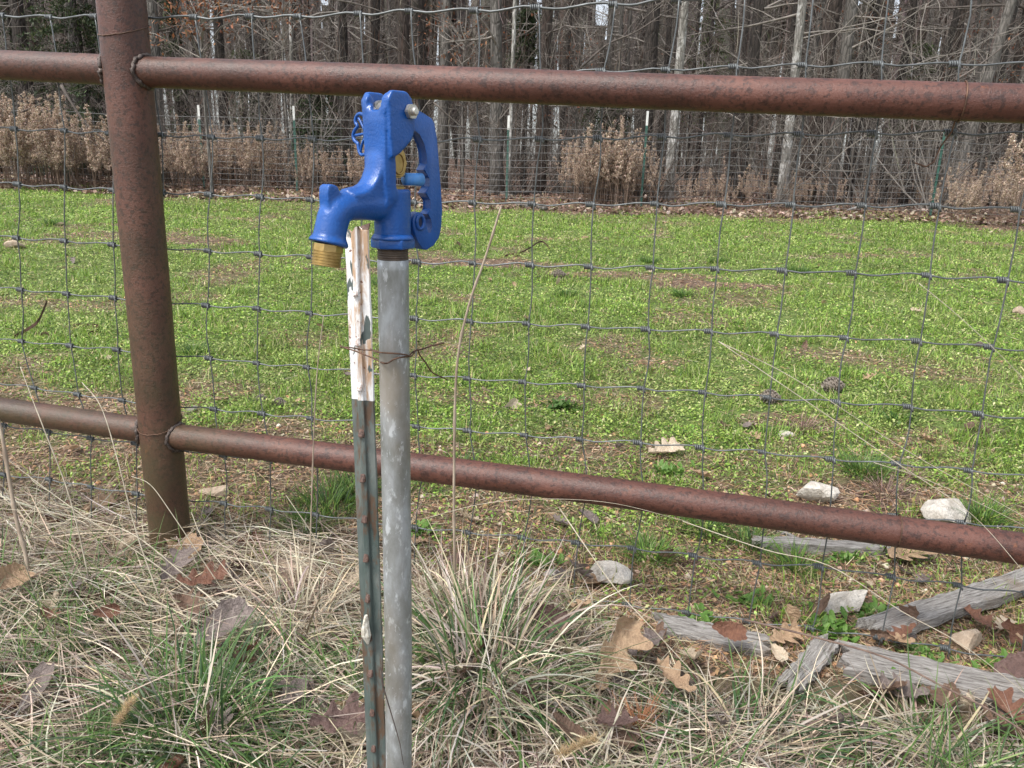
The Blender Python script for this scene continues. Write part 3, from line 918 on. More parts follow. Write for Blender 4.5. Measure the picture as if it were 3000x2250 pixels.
# pivot bolt and nut
bu, bw = -5.5, 139.5
mb = MB(); mb.tube([H(bu, -28, bw), H(bu, 31.5, bw)], .0042, 16); mb.tube([H(bu, 31.5, bw), H(bu, 33, bw)], [.0042, .003], 16)
mb.build('pivot_bolt', steel, hyd, True, 35)
bm = bmesh.new()
a = [bm.verts.new(Hv(bu + 7.6 * math.cos(k * math.pi / 3), 22.6, bw + 7.6 * math.sin(k * math.pi / 3))) for k in range(6)]
b = [bm.verts.new(Hv(bu + 7.6 * math.cos(k * math.pi / 3), 28.2, bw + 7.6 * math.sin(k * math.pi / 3))) for k in range(6)]
bm.faces.new(a[::-1]); bm.faces.new(b)
for i in range(6): bm.faces.new((a[i], a[(i + 1) % 6], b[(i + 1) % 6], b[i]))
bmesh.ops.bevel(bm, geom=bm.edges[:], offset=.0007, segments=2, affect='EDGES')
link('nut', bm_mesh('nut', bm, steel, True, 35), hyd)
mb = MB(); mb.tube([H(3, -14.5, 141), H(3, 14.5, 141)], .0085, 24); mb.tube([H(3, -15.2, 141), H(3, -10, 141)], .0098, 24); mb.build('roller', steel, hyd, True, 40)
# brass link, rod and packing nut inside the yoke
bm = bmesh.new()
lk_ = []
for k in range(24):
    a = k / 24 * 2 * math.pi
    lk_.append((-3 + 10.5 * math.copysign(abs(math.cos(a)) ** .8, math.cos(a)), 90 + 15 * math.copysign(abs(math.sin(a)) ** .8, math.sin(a))))
prism(bm, lk_, -6, 8)
bmesh.ops.bevel(bm, geom=[e for e in bm.edges if any(len(f.verts) > 8 for f in e.link_faces)], offset=.0016, segments=3, affect='EDGES')
link('brass_link', bm_mesh('brass_link', bm, brass, True, 40), hyd)
mb = MB(); mb.tube([H(-3 + 6.5 * math.cos(a * math.pi / 12), 8.3, 89 + 10 * math.sin(a * math.pi / 12)) for a in range(25)], .0011, 6, cap=False); mb.build('link_ridge', brass, hyd)
mb = MB(); mb.tube([H(0, 0, 62), H(0, 0, 80)], .0042, 16); mb.build('lift_rod', brass, hyd)
mb = MB(); mb.tube([H(0, 0, 63), H(0, 0, 66.5), H(0, 0, 68)], [.0125, .0125, .0095], 6); mb.build('packing_nut', brass, hyd, False)
# pale blue set-screw sleeve beside the rod
pale = mat_simple('faded_blue', (0.05, 0.22, 0.60), (0.10, 0.32, 0.72), 40, .4, 0, .1)
mb = MB()
s0 = H(-14, 3, 74); s1 = H(-36, 5, 74)
mb.tube([s0, s1, s1 + (s0 - s1) * .04, s1 + (s0 - s1) * .55], [.0063, .0066, .0052, .0050], 24, cap=True)
mb.build('set_screw_sleeve', pale, hyd)
mb = MB(); mb.tube([H(-8, 3, 78), H(-15, 3.4, 78.5)], .0022, 10); mb.build('cotter_pin', steel, hyd)
# wavy cast linkage on the far cheek
mb = MB()
def LH(zx, zy):
    s = (zx - 832) * .128
    return H(8, (s + .669 * 8) / .743, (1395 - zy) * .1226)
for pl, r in (([(592, 282), (560, 268), (528, 274), (508, 300), (504, 335), (522, 368), (500, 392), (480, 425), (478, 462), (498, 492), (522, 510), (528, 545), (540, 585), (562, 602), (592, 596)], .0019),
              ([(535, 300), (560, 340), (585, 388), (590, 392)], .0014), ([(500, 440), (540, 437), (592, 428)], .0016), ([(545, 585), (562, 520), (590, 470)], .0015)):
    mb.tube(catmull([LH(a, b) for a, b in pl], 4), r, 8)
mb.build('linkage_hook', blue, hyd)
# brass nozzle
nd = np.array(H(94.5, 0, -30)) - np.array(H(93.8, 0, 0)); 
def NZ(s): return H(80.3 + s * .16, 0, 10 - s * .93)
mb = MB()
bmN = MB(); bmN.tube([NZ(0), NZ(6.5)], [.0152, .0152], 8); bmN.build('nozzle_hex', brass, hyd, False)
rad = []; pts = []
for k in range(33):
    s = 6.5 + k * .5
    pts.append(NZ(s)); rad.append(.0136 + (.0009 if (k % 6) < 3 else 0) - (.0008 if k == 32 else 0))
mb.tube(pts, rad, 32)
mb.tube([NZ(22.6), NZ(22.7)], [.011, .0108], 24)
mb.build('nozzle_thread', brass, hyd, True, 50)
# riser pipe with threaded top
mb = MB()
mb.tube([H(0, 0, -9), H(0, 0, -20), (hb[0] + .0008, HY, .5), (hb[0] - .0012, HY, .2), (hb[0] - .002, HY, gz(hb[0], HY) - .08)], .0167, 48)
mb.build('riser_pipe', galv, hyd)
mb = MB(); pts, rad = [], []
for k in range(25):
    pts.append(H(0, 0, 4 - k * .6)); rad.append(.0160 + (.0006 if k % 4 < 2 else 0))
mb.tube(pts, rad, 40)
mb.build('pipe_thread', mat_simple('dark_thread', (0.035, 0.025, 0.02), (0.10, 0.075, 0.055), 80, .6, .3, .2), hyd, True, 60)

# ------------------------------------------------------------------ steel T-post
TP_Y = 0.985
tt_ = at_y(1044, 672, TP_Y); tb_ = at_y(1104, 2250, TP_Y + .01)
tdir = (tb_ - tt_) / (tb_[2] - tt_[2])
tz = lambda z: tt_ + tdir * (z - tt_[2])
TZ = float(at_y(1060, 1172, TP_Y)[2])
tpm = mat_tpost()
tgz = gz(tb_[0], TP_Y)
tpo = thing('steel_t_post', 'leaning steel T post with chipped white top and dull green lower part beside the pipe', 'fence post', (tz(tgz)[0], tz(tgz)[1], tgz))
ya = R(-13)
tx = np.array([math.cos(ya), math.sin(ya), 0]); ty = np.array([-math.sin(ya), math.cos(ya), 0])
prof = [(-16.5, 2.2), (-17, .4), (-16, -1.2), (-8, -2.6), (-5.2, -3.2), (-4.2, -7.6), (-2.6, -8.6), (2.6, -8.6), (4.2, -7.6), (5.2, -3.2), (8, -2.6), (16, -1.2), (17, .4), (16.5, 2.2), (5, 2.2), (1.9, 4.5), (1.9, 30), (-1.9, 30), (-1.9, 4.5), (-5, 2.2)]
mb = MB(); zs_ = np.linspace(tt_[2], tgz - .12, 40); vv = []
for i, z in enumerate(zs_):
    c = tz(z)
    for (a, b) in prof:
        jag = rng.normal(0, .00025, 3)
        if i == 0: jag = jag + np.array([0, 0, .004 * math.sin(a * .4) + rng.normal(0, .0012)])
        vv.append(c + tx * a * .001 + ty * b * .001 + jag)
n_ = len(prof); ff = []
for i in range(len(zs_) - 1):
    for j in range(n_):
        ff.append((i * n_ + j, (i + 1) * n_ + j, (i + 1) * n_ + (j + 1) % n_, i * n_ + (j + 1) % n_))
ff.append(tuple(range(n_)))
mb.add(vv, ff); mb.build('stem', tpm, tpo, True, 30)
stud_m = mat_simple('rusted_stud', (0.035, 0.018, 0.014), (0.12, 0.066, 0.048), 260, .65, .1, .4)
stud_w = mat_simple('chipped_stud', (0.22, 0.12, 0.08), (0.80, 0.80, 0.79), 190, .55, 0, .3)
for k, pyy in enumerate((757, 857, 1002, 1135, 1272, 1405, 1525, 1640, 1760, 1875, 1982, 2098, 2205)):
    if k == 0: continue
    z = at_y(1070, pyy, TP_Y - .01)[2]
    c = tz(z) - ty * .0082
    bm = bmesh.new()
    V8 = []
    for (a, b, w) in ((-3.2, 1.5, 7), (3.2, 1.5, 7), (3.0, -1, 6), (-3.0, -1, 6), (-4.4, 1.5, -7), (4.4, 1.5, -7), (4.0, -6.0, -5.5), (-4.0, -6.0, -5.5)):
        V8.append(bm.verts.new(Vector([float(q) for q in c + (tx * (a + rng.normal(0, .4)) + ty * b) * .001 + WA * (w + rng.normal(0, .5)) * .001])))
    for f in ((0, 1, 2, 3), (7, 6, 5, 4), (0, 4, 5, 1), (1, 5, 6, 2), (2, 6, 7, 3), (3, 7, 4, 0)):
        bm.faces.new([V8[i] for i in f])
    bmesh.ops.bevel(bm, geom=bm.edges[:], offset=.0011, segments=2, affect='EDGES')
    o = link('stud', bm_mesh('stud', bm, stud_w if z > TZ else stud_m, True, 60), tpo)
    if z > TZ: o['label'] = 'white painted stud with rust'
# bent lip at the torn top
mb = MB()
c = tt_
mb.add([c + tx * .002 + ty * -.004 + WA * -.001, c + tx * .017 + ty * 0 + WA * .001, c + tx * .018 + ty * .002 + WA * .009, c + tx * .009 + ty * .003 + WA * .006, c + tx * .002 + WA * .002,
        c + tx * .002 + ty * -.002 + WA * -.001, c + tx * .017 + ty * .003 + WA * .001, c + tx * .018 + ty * .005 + WA * .009, c + tx * .009 + ty * .006 + WA * .006, c + tx * .002 + ty * .003 + WA * .002],
       [(0, 1, 2, 3, 4), (9, 8, 7, 6, 5), (0, 5, 6, 1), (1, 6, 7, 2), (2, 7, 8, 3), (3, 8, 9, 4), (4, 9, 5, 0)])
mb.build('torn_top', stud_m, tpo, False)
# dry shard stuck on a stud
sc = tz(at_y(1075, 1835, TP_Y)[2]) - ty * .018
mb = MB()
mb.tube([sc + WA * -.022 + tx * .002, sc + WA * -.008, sc + tx * -.001 + WA * .004, sc + WA * .016 + tx * -.001, sc + WA * .026], [.002, .0075, .0062, .0042, .0022], 7, taper_noise=.4)
o = mb.build('dried_scrap', mat_simple('dry_scrap', (0.32, 0.29, 0.22), (0.68, 0.66, 0.60), 200, .8), None, False)
tag(o, 'small pale dried scrap stuck on a stud low on the T post', 'scrap')
# rusty tie wire round T post and pipe
def yy(px, py, Y): return at_y(px, py, Y)
tie('tie_wire', 'twisted rusty wire tying the T post to the hydrant pipe', catmull([
    yy(1145, 1046, .86), yy(1100, 1028, .955), yy(1060, 1024, .966), yy(1025, 1018, .965), yy(1000, 1017, .972), yy(998, 1012, .985), yy(1006, 1018, .960), yy(1040, 1028, .955), yy(1070, 1040, .945), yy(1100, 1052, .86),
    yy(1118, 1062, .784), yy(1135, 1064, .781), yy(1155, 1052, .780), yy(1180, 1046, .784), yy(1197, 1044, .796), yy(1204, 1036, .805), yy(1212, 1030, .81), yy(1222, 1026, .81), yy(1240, 1022, .812), yy(1262, 1014, .82), yy(1300, 1005, .83)], 5), .0010)
tie('tie_wire', 'second strand of rusty wire crossing the front of the grey pipe', catmull([
    yy(1085, 1022, .95), yy(1098, 1030, .86), yy(1108, 1032, .786), yy(1130, 1034, .781), yy(1165, 1036, .781), yy(1192, 1040, .786), yy(1205, 1044, .80), yy(1222, 1024, .812), yy(1230, 1040, .815), yy(1248, 1064, .82), yy(1268, 1092, .83), yy(1310, 1112, .85)], 5), .0009)
mb = MB(); mb.tube([yy(1114, 1956, .775), yy(1122, 2010, .772), yy(1140, 2070, .768), yy(1158, 2130, .765), yy(1172, 2180, .760), yy(1182, 2240, .755)], [.0010, .0010, .0008, .0007, .0005, .0004], 6)
tag(mb.build('dark_twig', mat_simple('dark_twig', (0.03, 0.02, 0.018), (0.08, 0.06, 0.05), 80, .8)), 'thin dark twig leaning across the lower part of the grey pipe', 'twig')

# ------------------------------------------------------------------ stalks and long straws in front of the wire
stalk_m = mat_simple('dry_stalk', (0.22, 0.165, 0.12), (0.42, 0.35, 0.27), 40, .75, 0, .3, .001, (1, 1, .3))
pale_m = mat_simple('pale_straw', (0.30, 0.26, 0.19), (0.46, 0.41, 0.32), 30, .65, 0, 0)
vine_m = mat_simple('brown_vine', (0.08, 0.05, 0.04), (0.19, 0.13, 0.10), 50, .8, 0, .3)
def stem(name, label, cat, pxs, Y0, Y1, r0, r1, mat, nodes=False, group=None):
    n_ = len(pxs)
    P = catmull([at_y(a, b, Y0 + (Y1 - Y0) * i / (n_ - 1)) for i, (a, b) in enumerate(pxs)], 6)
    k = len(P); rad = [r0 + (r1 - r0) * i / (k - 1) for i in range(k)]
    if nodes:
        for i in range(3, k, 6): rad[i] *= 1.35
    mb = MB(); mb.tube(P, rad, 7)
    return tag(mb.build(name, mat), label, cat, group)
stem('dry_stalk', 'tall dry brown stalk standing between hydrant and wire right of the pipe', 'stalk', [(1338, 1905), (1332, 1650), (1330, 1400), (1338, 1080), (1372, 900), (1420, 760), (1468, 606)], 1.70, 1.62, .0036, .0024, stalk_m, True)
stem('dry_stalk', 'slim brown stalk crossing the lower rail left of the T post', 'stalk', [(905, 1720), (912, 1500), (920, 1260), (930, 1080), (948, 925)], 1.80, 1.74, .0022, .0010, stalk_m, True)
stem('dry_stalk', 'thick dry stalk at the far left edge beside the lower rail', 'stalk', [(85, 1760), (78, 1640), (52, 1540), (30, 1420), (0, 1250), (-40, 1120)], 1.75, 1.85, .0058, .004, stalk_m, True)
LS = [('long pale straw slanting over the left part of the lower rail', [(262, 1700), (205, 1460), (130, 1260), (95, 1170), (60, 1075)], 1.7, 1.85, .003),
      ('bowed pale straw leaning across the lower rail towards the post', [(470, 1760), (400, 1560), (340, 1330), (295, 1190), (240, 1120)], 1.6, 1.8, .0028),
      ('thin straw slanting down over the base of the rusty post', [(700, 1800), (600, 1650), (500, 1500), (440, 1420), (385, 1395)], 1.7, 1.8, .0024),
      ('long weathered straw running down right from the lower left edge', [(720, 1850), (450, 1650), (200, 1480), (0, 1330)], 1.6, 1.85, .0024),
      ('pale straw arching low across the left foreground', [(560, 1700), (380, 1560), (200, 1510), (0, 1490)], 1.6, 1.8, .0022),
      ('straight bleached straw between post foot and hydrant', [(800, 1900), (700, 1720), (600, 1590), (560, 1500)], 1.6, 1.8, .0024),
      ('long straw sloping in front of the mesh from the middle right down to the corner', [(2105, 1000), (2450, 1235), (2640, 1365), (2850, 1510), (3020, 1700)], 1.48, 1.25, .0016),
      ('upper thin straw crossing the mesh on the right side', [(2110, 1003), (2320, 1105), (2640, 1310), (2850, 1430), (3030, 1530)], 1.5, 1.3, .0014),
      ('highest thin straw crossing the mesh near the right edge', [(2692, 830), (2790, 910), (2900, 1010), (3020, 1130)], 1.42, 1.35, .0013),
      ('thin straw curving up before the right end of the lower rail', [(2560, 1355), (2700, 1400), (2860, 1470), (3040, 1560)], 1.38, 1.3, .0013),
      ('long straw dropping from the lower rail down to the dead oak leaf', [(1640, 1490), (1715, 1600), (1800, 1720), (1910, 1840), (2030, 1970)], 1.62, 1.25, .0023),
      ('long stout straw slanting above the weathered boards', [(2000, 1527), (2240, 1610), (2430, 1658), (2640, 1790), (2820, 1890), (3040, 2060)], 1.52, 1.15, .0018),
      ('thin straw low across the dead grass right of the clump', [(1180, 1835), (1500, 1870), (1800, 1925), (2200, 2005)], 1.5, 1.3, .0017),
      ('gently arched thin straw just under the lower rail right of the pipe', [(1240, 1520), (1420, 1475), (1600, 1462), (1800, 1475), (2020, 1530)], 1.66, 1.5, .0012)]
for lb, pxs, a, b, r in LS:
    stem('long_straw', lb, 'straw', pxs, a, b, r * .62, r * .32, pale_m)
stem('brown_vine', 'dark brown bramble vine trailing over the boards at lower right', 'vine', [(2180, 1815), (2400, 1870), (2590, 1925), (2760, 2010), (2900, 2080), (3040, 2170)], 1.45, 1.1, .0024, .0018, vine_m)

# loose random pale stems leaning about on the left
for k in range(34):
    bx = rng.uniform(-1.5, .0); by = mesh_line(bx) - rng.uniform(.03, .5)
    b0 = np.array([bx, by, gz(bx, by)])
    az = rng.uniform(0, 6.28); Ln = rng.uniform(.25, .6); el = rng.uniform(.25, 1.1)
    P = [b0 + np.array([math.cos(az) * math.cos(el) * s * Ln, math.sin(az) * math.cos(el) * s * Ln * .3, math.sin(el) * s * Ln - .12 * s * s * Ln]) for s in np.linspace(0, 1, 7)]
    mb = MB(); mb.tube(P, [.0016 * (1 - .6 * s) for s in np.linspace(0, 1, 7)], 5)
    tag(mb.build('dead_straw', pale_m), 'thin pale dead stem leaning out of the matted grass left of the hydrant', 'stem', 'dead stems leaning in the matted grass')

# ------------------------------------------------------------------ rocks, boards, leaves, cones, strap iron
def rock_mat(name, a, b): return mat_simple(name, a, b, 30, .9, 0, .9, .008)
rk = {'white': rock_mat('white_rock', (0.36, 0.32, 0.27), (0.62, 0.58, 0.52)), 'tan': rock_mat('tan_rock', (0.27, 0.20, 0.14), (0.46, 0.37, 0.28)), 'grey': rock_mat('grey_rock', (0.14, 0.14, 0.135), (0.30, 0.29, 0.28))}
def rock(px, py, wpx, mat, flat, label, sink=.3):
    c = gp(px, py); dpt = float(np.dot(c - CAM, F_)); w = wpx / FPX * dpt * .68
    bm = bmesh.new(); bmesh.ops.create_icosphere(bm, subdivisions=3, radius=1.0)
    pl = [(Vector(rng.normal(0, 1, 3)).normalized(), rng.uniform(.42, .86)) for _ in range(15)]
    for v in bm.verts:
        for n_, d in pl:
            e = v.co.dot(n_) - d
            if e > 0: v.co -= n_ * e
        v.co += v.co.normalized() * rng.normal(0, .018)
        v.co = Vector((v.co.x * w, v.co.y * w * .8, v.co.z * w * flat))
    me = bm_mesh('rock', bm, rk[mat], True, 22)
    o = link('rock', me, None, (c[0], c[1], c[2] + w * flat * (1 - sink) * .6))
    o.rotation_euler = (rng.normal(0, .12), rng.normal(0, .12), rng.uniform(0, .6))
    tag(o, label, 'rock')
rock(1782, 1700, 112, 'white', .5, 'pale flat topped rock on the soil right of the small white stone')
rock(1606, 1687, 52, 'white', .35, 'small flat white stone on the bare soil in front of the green weeds')
rock(2388, 1462, 105, 'white', .62, 'rounded cream rock behind the wire just above the lower rail')
rock(2772, 1525, 140, 'white', .6, 'large white rock half hidden by the lower rail on the right')
rock(2470, 1778, 145, 'white', .4, 'flat white rock lying among the weeds between the boards')
rock(2822, 1896, 105, 'tan', .6, 'pale rounded rock right of the diagonal board')
rock(865, 1682, 120, 'tan', .5, 'tan rock half buried behind dead grass left of the T post', .5)
rock(640, 1448, 90, 'tan', .4, 'grey tan flat rock behind the rusty post just under the lower rail', .5)
rock(1192, 1668, 40, 'white', .5, 'small white stone right beside the grey pipe')
rock(560, 1208, 36, 'white', .7, 'small pale stone right of the post near the lower rail')
rock(48, 728, 44, 'tan', .7, 'lone tan stone in the grass at the far left')
rock(2302, 1278, 42, 'white', .5, 'small pale stone in the weeds below the dry tuft at right')
rock(2195, 1287, 24, 'white', .5, 'tiny pale stone left of the pair in the weeds at right')
rock(2330, 1795, 36, 'white', .4, 'small white chip of rock left of the flat white rock')
rock(592, 534, 52, 'grey', .4, 'dark grey slab of stone at the foot of the dry weeds')
rock(2505, 617, 52, 'grey', .35, 'grey flat stone at the far edge of the green field')
rock(2990, 920, 36, 'tan', .7, 'tan stone in the grass at the right edge')
rock(2630, 1150, 20, 'tan', .6, 'tiny brown stone beside the dead tuft at right')

wood = NT('weathered_wood')
v = wood.coord('Object', (2.5, 28, 28))
gr1 = wood.noise(v, 7, 6, .7, .6)
colw = wood.ramp(gr1, [(0.34, (0.055, 0.047, 0.04)), (0.47, (0.20, 0.185, 0.17)), (0.64, (0.36, 0.345, 0.325))])
colw = wood.mix(wood.ramp(wood.noise(wood.coord('Object'), 9, 4, .6), [(.55, 0.), (.75, .6)]), colw, (0.19, 0.135, 0.09))
wood.bump(gr1, .9, .006)
wood_m = wood.set(colw, .9)
def board(pa, pb_, width, thick, label, lift=.0, roll=0.0, name='wooden_board'):
    a = gp(*pa); b = gp(*pb_)
    a = a + np.array([0, 0, lift]); b = b + np.array([0, 0, lift])
    d = b - a; Ln = float(np.linalg.norm(d))
    nx, ny = 26, 7
    bm = bmesh.new(); g_ = {}
    for zi in (0, 1):
        for i in range(nx):
            for j in range(ny):
                s = i / (nx - 1) - .5; r = j / (ny - 1) - .5
                ex = (rng.uniform(-.012, .012) + .02 * math.sin(j * 1.9)) if i in (0, nx - 1) else 0
                edge = (abs(r) > .49) * rng.uniform(-.004, .004)
                zz = (thick if zi else 0) + rng.normal(0, .0006) - (abs(r) > .49) * zi * rng.uniform(0, .004)
                g_[zi, i, j] = bm.verts.new((s * Ln + ex, r * width * (1 + .02 * math.sin(i * .5)) + edge, zz + .002 * math.sin(i * .33)))
    for i in range(nx - 1):
        for j in range(ny - 1):
            bm.faces.new((g_[1, i, j], g_[1, i + 1, j], g_[1, i + 1, j + 1], g_[1, i, j + 1]))
            bm.faces.new((g_[0, i, j], g_[0, i, j + 1], g_[0, i + 1, j + 1], g_[0, i + 1, j]))
    for i in range(nx - 1):
        bm.faces.new((g_[0, i, 0], g_[0, i + 1, 0], g_[1, i + 1, 0], g_[1, i, 0]))
        bm.faces.new((g_[0, i, ny - 1], g_[1, i, ny - 1], g_[1, i + 1, ny - 1], g_[0, i + 1, ny - 1]))
    for j in range(ny - 1):
        bm.faces.new((g_[0, 0, j], g_[1, 0, j], g_[1, 0, j + 1], g_[0, 0, j + 1]))
        bm.faces.new((g_[0, nx - 1, j], g_[0, nx - 1, j + 1], g_[1, nx - 1, j + 1], g_[1, nx - 1, j]))
    o = link(name, bm_mesh('board', bm, wood_m, True, 35), None)
    mid = (a + b) / 2
    xa = Vector([float(q) for q in d]).normalized(); ya_ = Vector((0, 0, 1)).cross(xa).normalized(); za_ = xa.cross(ya_)
    M3 = Matrix((xa, ya_, za_)).transposed() @ Matrix.Rotation(roll, 3, 'X')
    o.matrix_world = Matrix.Translation(Vector([float(q) for q in mid])) @ M3.to_4x4()
    o.rotation_euler = M3.to_euler(); o.location = tuple(float(q) for q in mid)
    tag(o, label, 'board')
board((2215, 1604), (2700, 1628), .05, .035, 'long grey board lying flat behind the wire under the lower rail', -.004)
board((2560, 1872), (3080, 1700), .085, .028, 'broad weathered board slanting up to the right behind the wire', .012, -.12)
board((1930, 1840), (2240, 1905), .07, .03, 'brownish broken board with a ragged end left of the other boards', -.006, .1)
board((2310, 2035), (2420, 1905), .055, .018, 'short pale split piece of wood leaning beside the largest board', .01)
board((2470, 1950), (3100, 2085), .105, .03, 'largest weathered grey board lying at the foot of the wire on the right', .004, .08)
board((2290, 1605 - 40), (2380, 1600), .02, .01, 'thin splinter of wood behind the long grey board', .0)

# leaves: lobed oak leaf outline
def oak_mesh(seed, lobes=4, curl=.5, fold=.35):
    r = np.random.default_rng(seed)
    n = 40; mid = []; V = []; Fc = []
    wid = []
    ph = r.uniform(0, 6.28, 6); am = r.uniform(.7, 1.2, 2)
    def edge(s, q):
        if not lobes: return .80 + .05 * math.sin(s * 19 + ph[q]) + .05 * math.sin(s * 41 + ph[q + 1])
        w_ = math.sin(s * lobes * 2 * math.pi * .95 + ph[q] * .25 + .5 * math.sin(s * 6 + ph[q + 2]))
        w_ = math.copysign(abs(w_) ** .7, w_)
        return .66 + .30 * am[q] * w_ + .035 * math.sin(s * 31 + ph[q + 1])
    for i in range(n + 1):
        s = i / n
        env = math.sin(math.pi * min(1, s * .90 + .06)) ** .6 * (.62 + .55 * s)
        wid.append((.36 * env * edge(s, 0) + .010, .36 * env * edge(s, 1) + .010))
    rows_ = 5
    ck, cr = r.uniform(-curl, curl), r.uniform(.4, 1) * curl
    for i in range(n + 1):
        s = i / n; wl2, wr = wid[i]
        for j in range(-rows_ // 2 + 1, rows_ // 2 + 1):
            tt2 = j / (rows_ // 2)
            yv = tt2 * (wl2 if tt2 < 0 else wr)
            z = abs(yv) * fold + cr * (s - .4) ** 2 * .9 + ck * yv * (s - .5) * 1.5 + .03 * math.sin(s * 5 + j * 1.3 + ph[3]) + .003 * math.sin(s * 23 + j * 2 + ph[4]) + .5 * curl * yv * yv * 2
            fwd = s - .5 + abs(yv) * .22 + .02 * math.sin(s * 29 + j)
            V.append((fwd, yv, z))
    for i in range(n):
        for j in range(rows_ - 1):
            a = i * rows_ + j
            Fc.append((a, a + 1, a + rows_ + 1, a + rows_))
    b = len(V)
    V += [(-.5, -.008, 0), (-.5, .008, 0), (-.72, .006, .03), (-.72, -.006, .03)]
    Fc.append((b, b + 1, b + 2, b + 3))
    return V, Fc
leafc = {'tan': ((0.30, 0.19, 0.115), (0.50, 0.35, 0.22)), 'brown': ((0.10, 0.06, 0.04), (0.23, 0.14, 0.095)), 'red': ((0.12, 0.052, 0.033), (0.24, 0.115, 0.07)), 'grey': ((0.13, 0.10, 0.09), (0.27, 0.22, 0.20)), 'pale': ((0.45, 0.35, 0.24), (0.66, 0.55, 0.42)), 'maroon': ((0.085, 0.05, 0.043), (0.18, 0.11, 0.095))}
def leaf_material(nm, ca, cb):
    t = NT(nm + '_dead_leaf'); v = t.coord('Object')
    a = t.noise(v, 7, 5, .65)
    oi = t.new('ShaderNodeObjectInfo')
    col = t.ramp(a, [(.3, ca), (.7, cb)])
    col = t.mix(t.math('MULTIPLY', oi.outputs['Random'], .4), col, ca)
    wv_ = t.new('ShaderNodeTexWave'); wv_.inputs['Scale'].default_value = 3; wv_.inputs['Distortion'].default_value = 6
    t.lk(v, wv_.inputs['Vector'])
    col = t.mix(t.ramp(t.noise(v, 22, 3), [(.62, 0.), (.7, .5)]), col, tuple(c * .45 for c in ca))
    t.bump(t.math('ADD', t.math('MULTIPLY', wv_.outputs['Fac'], .06), a), .5, .04)
    t.set(col, .55)
    tr = t.new('ShaderNodeBsdfTranslucent'); mx = t.new('ShaderNodeMixShader'); mx.inputs[0].default_value = .18
    t.lk(col, tr.inputs['Color']); t.lk(t.b.outputs[0], mx.inputs[1]); t.lk(tr.outputs[0], mx.inputs[2]); t.lk(mx.outputs[0], t.out.inputs['Surface'])
    return t.m
leafm = {k: leaf_material(k, *v) for k, v in leafc.items()}
LM = {}
def get_leaf(seed, lobes, curl, fold, mat):
    key = (seed, lobes, mat)
    if key not in LM:
        V, Fc = oak_mesh(seed, lobes, curl, fold)
        mb = MB(); mb.add(V, Fc); LM[key] = mb.mesh('leaf', leafm[mat], True)
    return LM[key]
def leaf(px, py, spx, mat, label, lobes=4, up=.02, rot=None, group=None, seed=None, world=None, size=None, tilt=.35):
    c = gp(px, py) if world is None else world
    dpt = float(np.dot(c - CAM, F_)); s = spx / FPX * dpt if size is None else size
    o = link('oak_leaf' if lobes else 'dead_leaf', get_leaf(seed if seed is not None else int(rng.integers(0, 9)), lobes, .6, .4, mat), None)
    o.location = (float(c[0]), float(c[1]), float(c[2] + up)); o.scale = (s, s, s)
    o.rotation_euler = rot if rot else (rng.normal(0, tilt), rng.normal(0, tilt), rng.uniform(0, 6.28))
    tag(o, label, 'leaf', group)
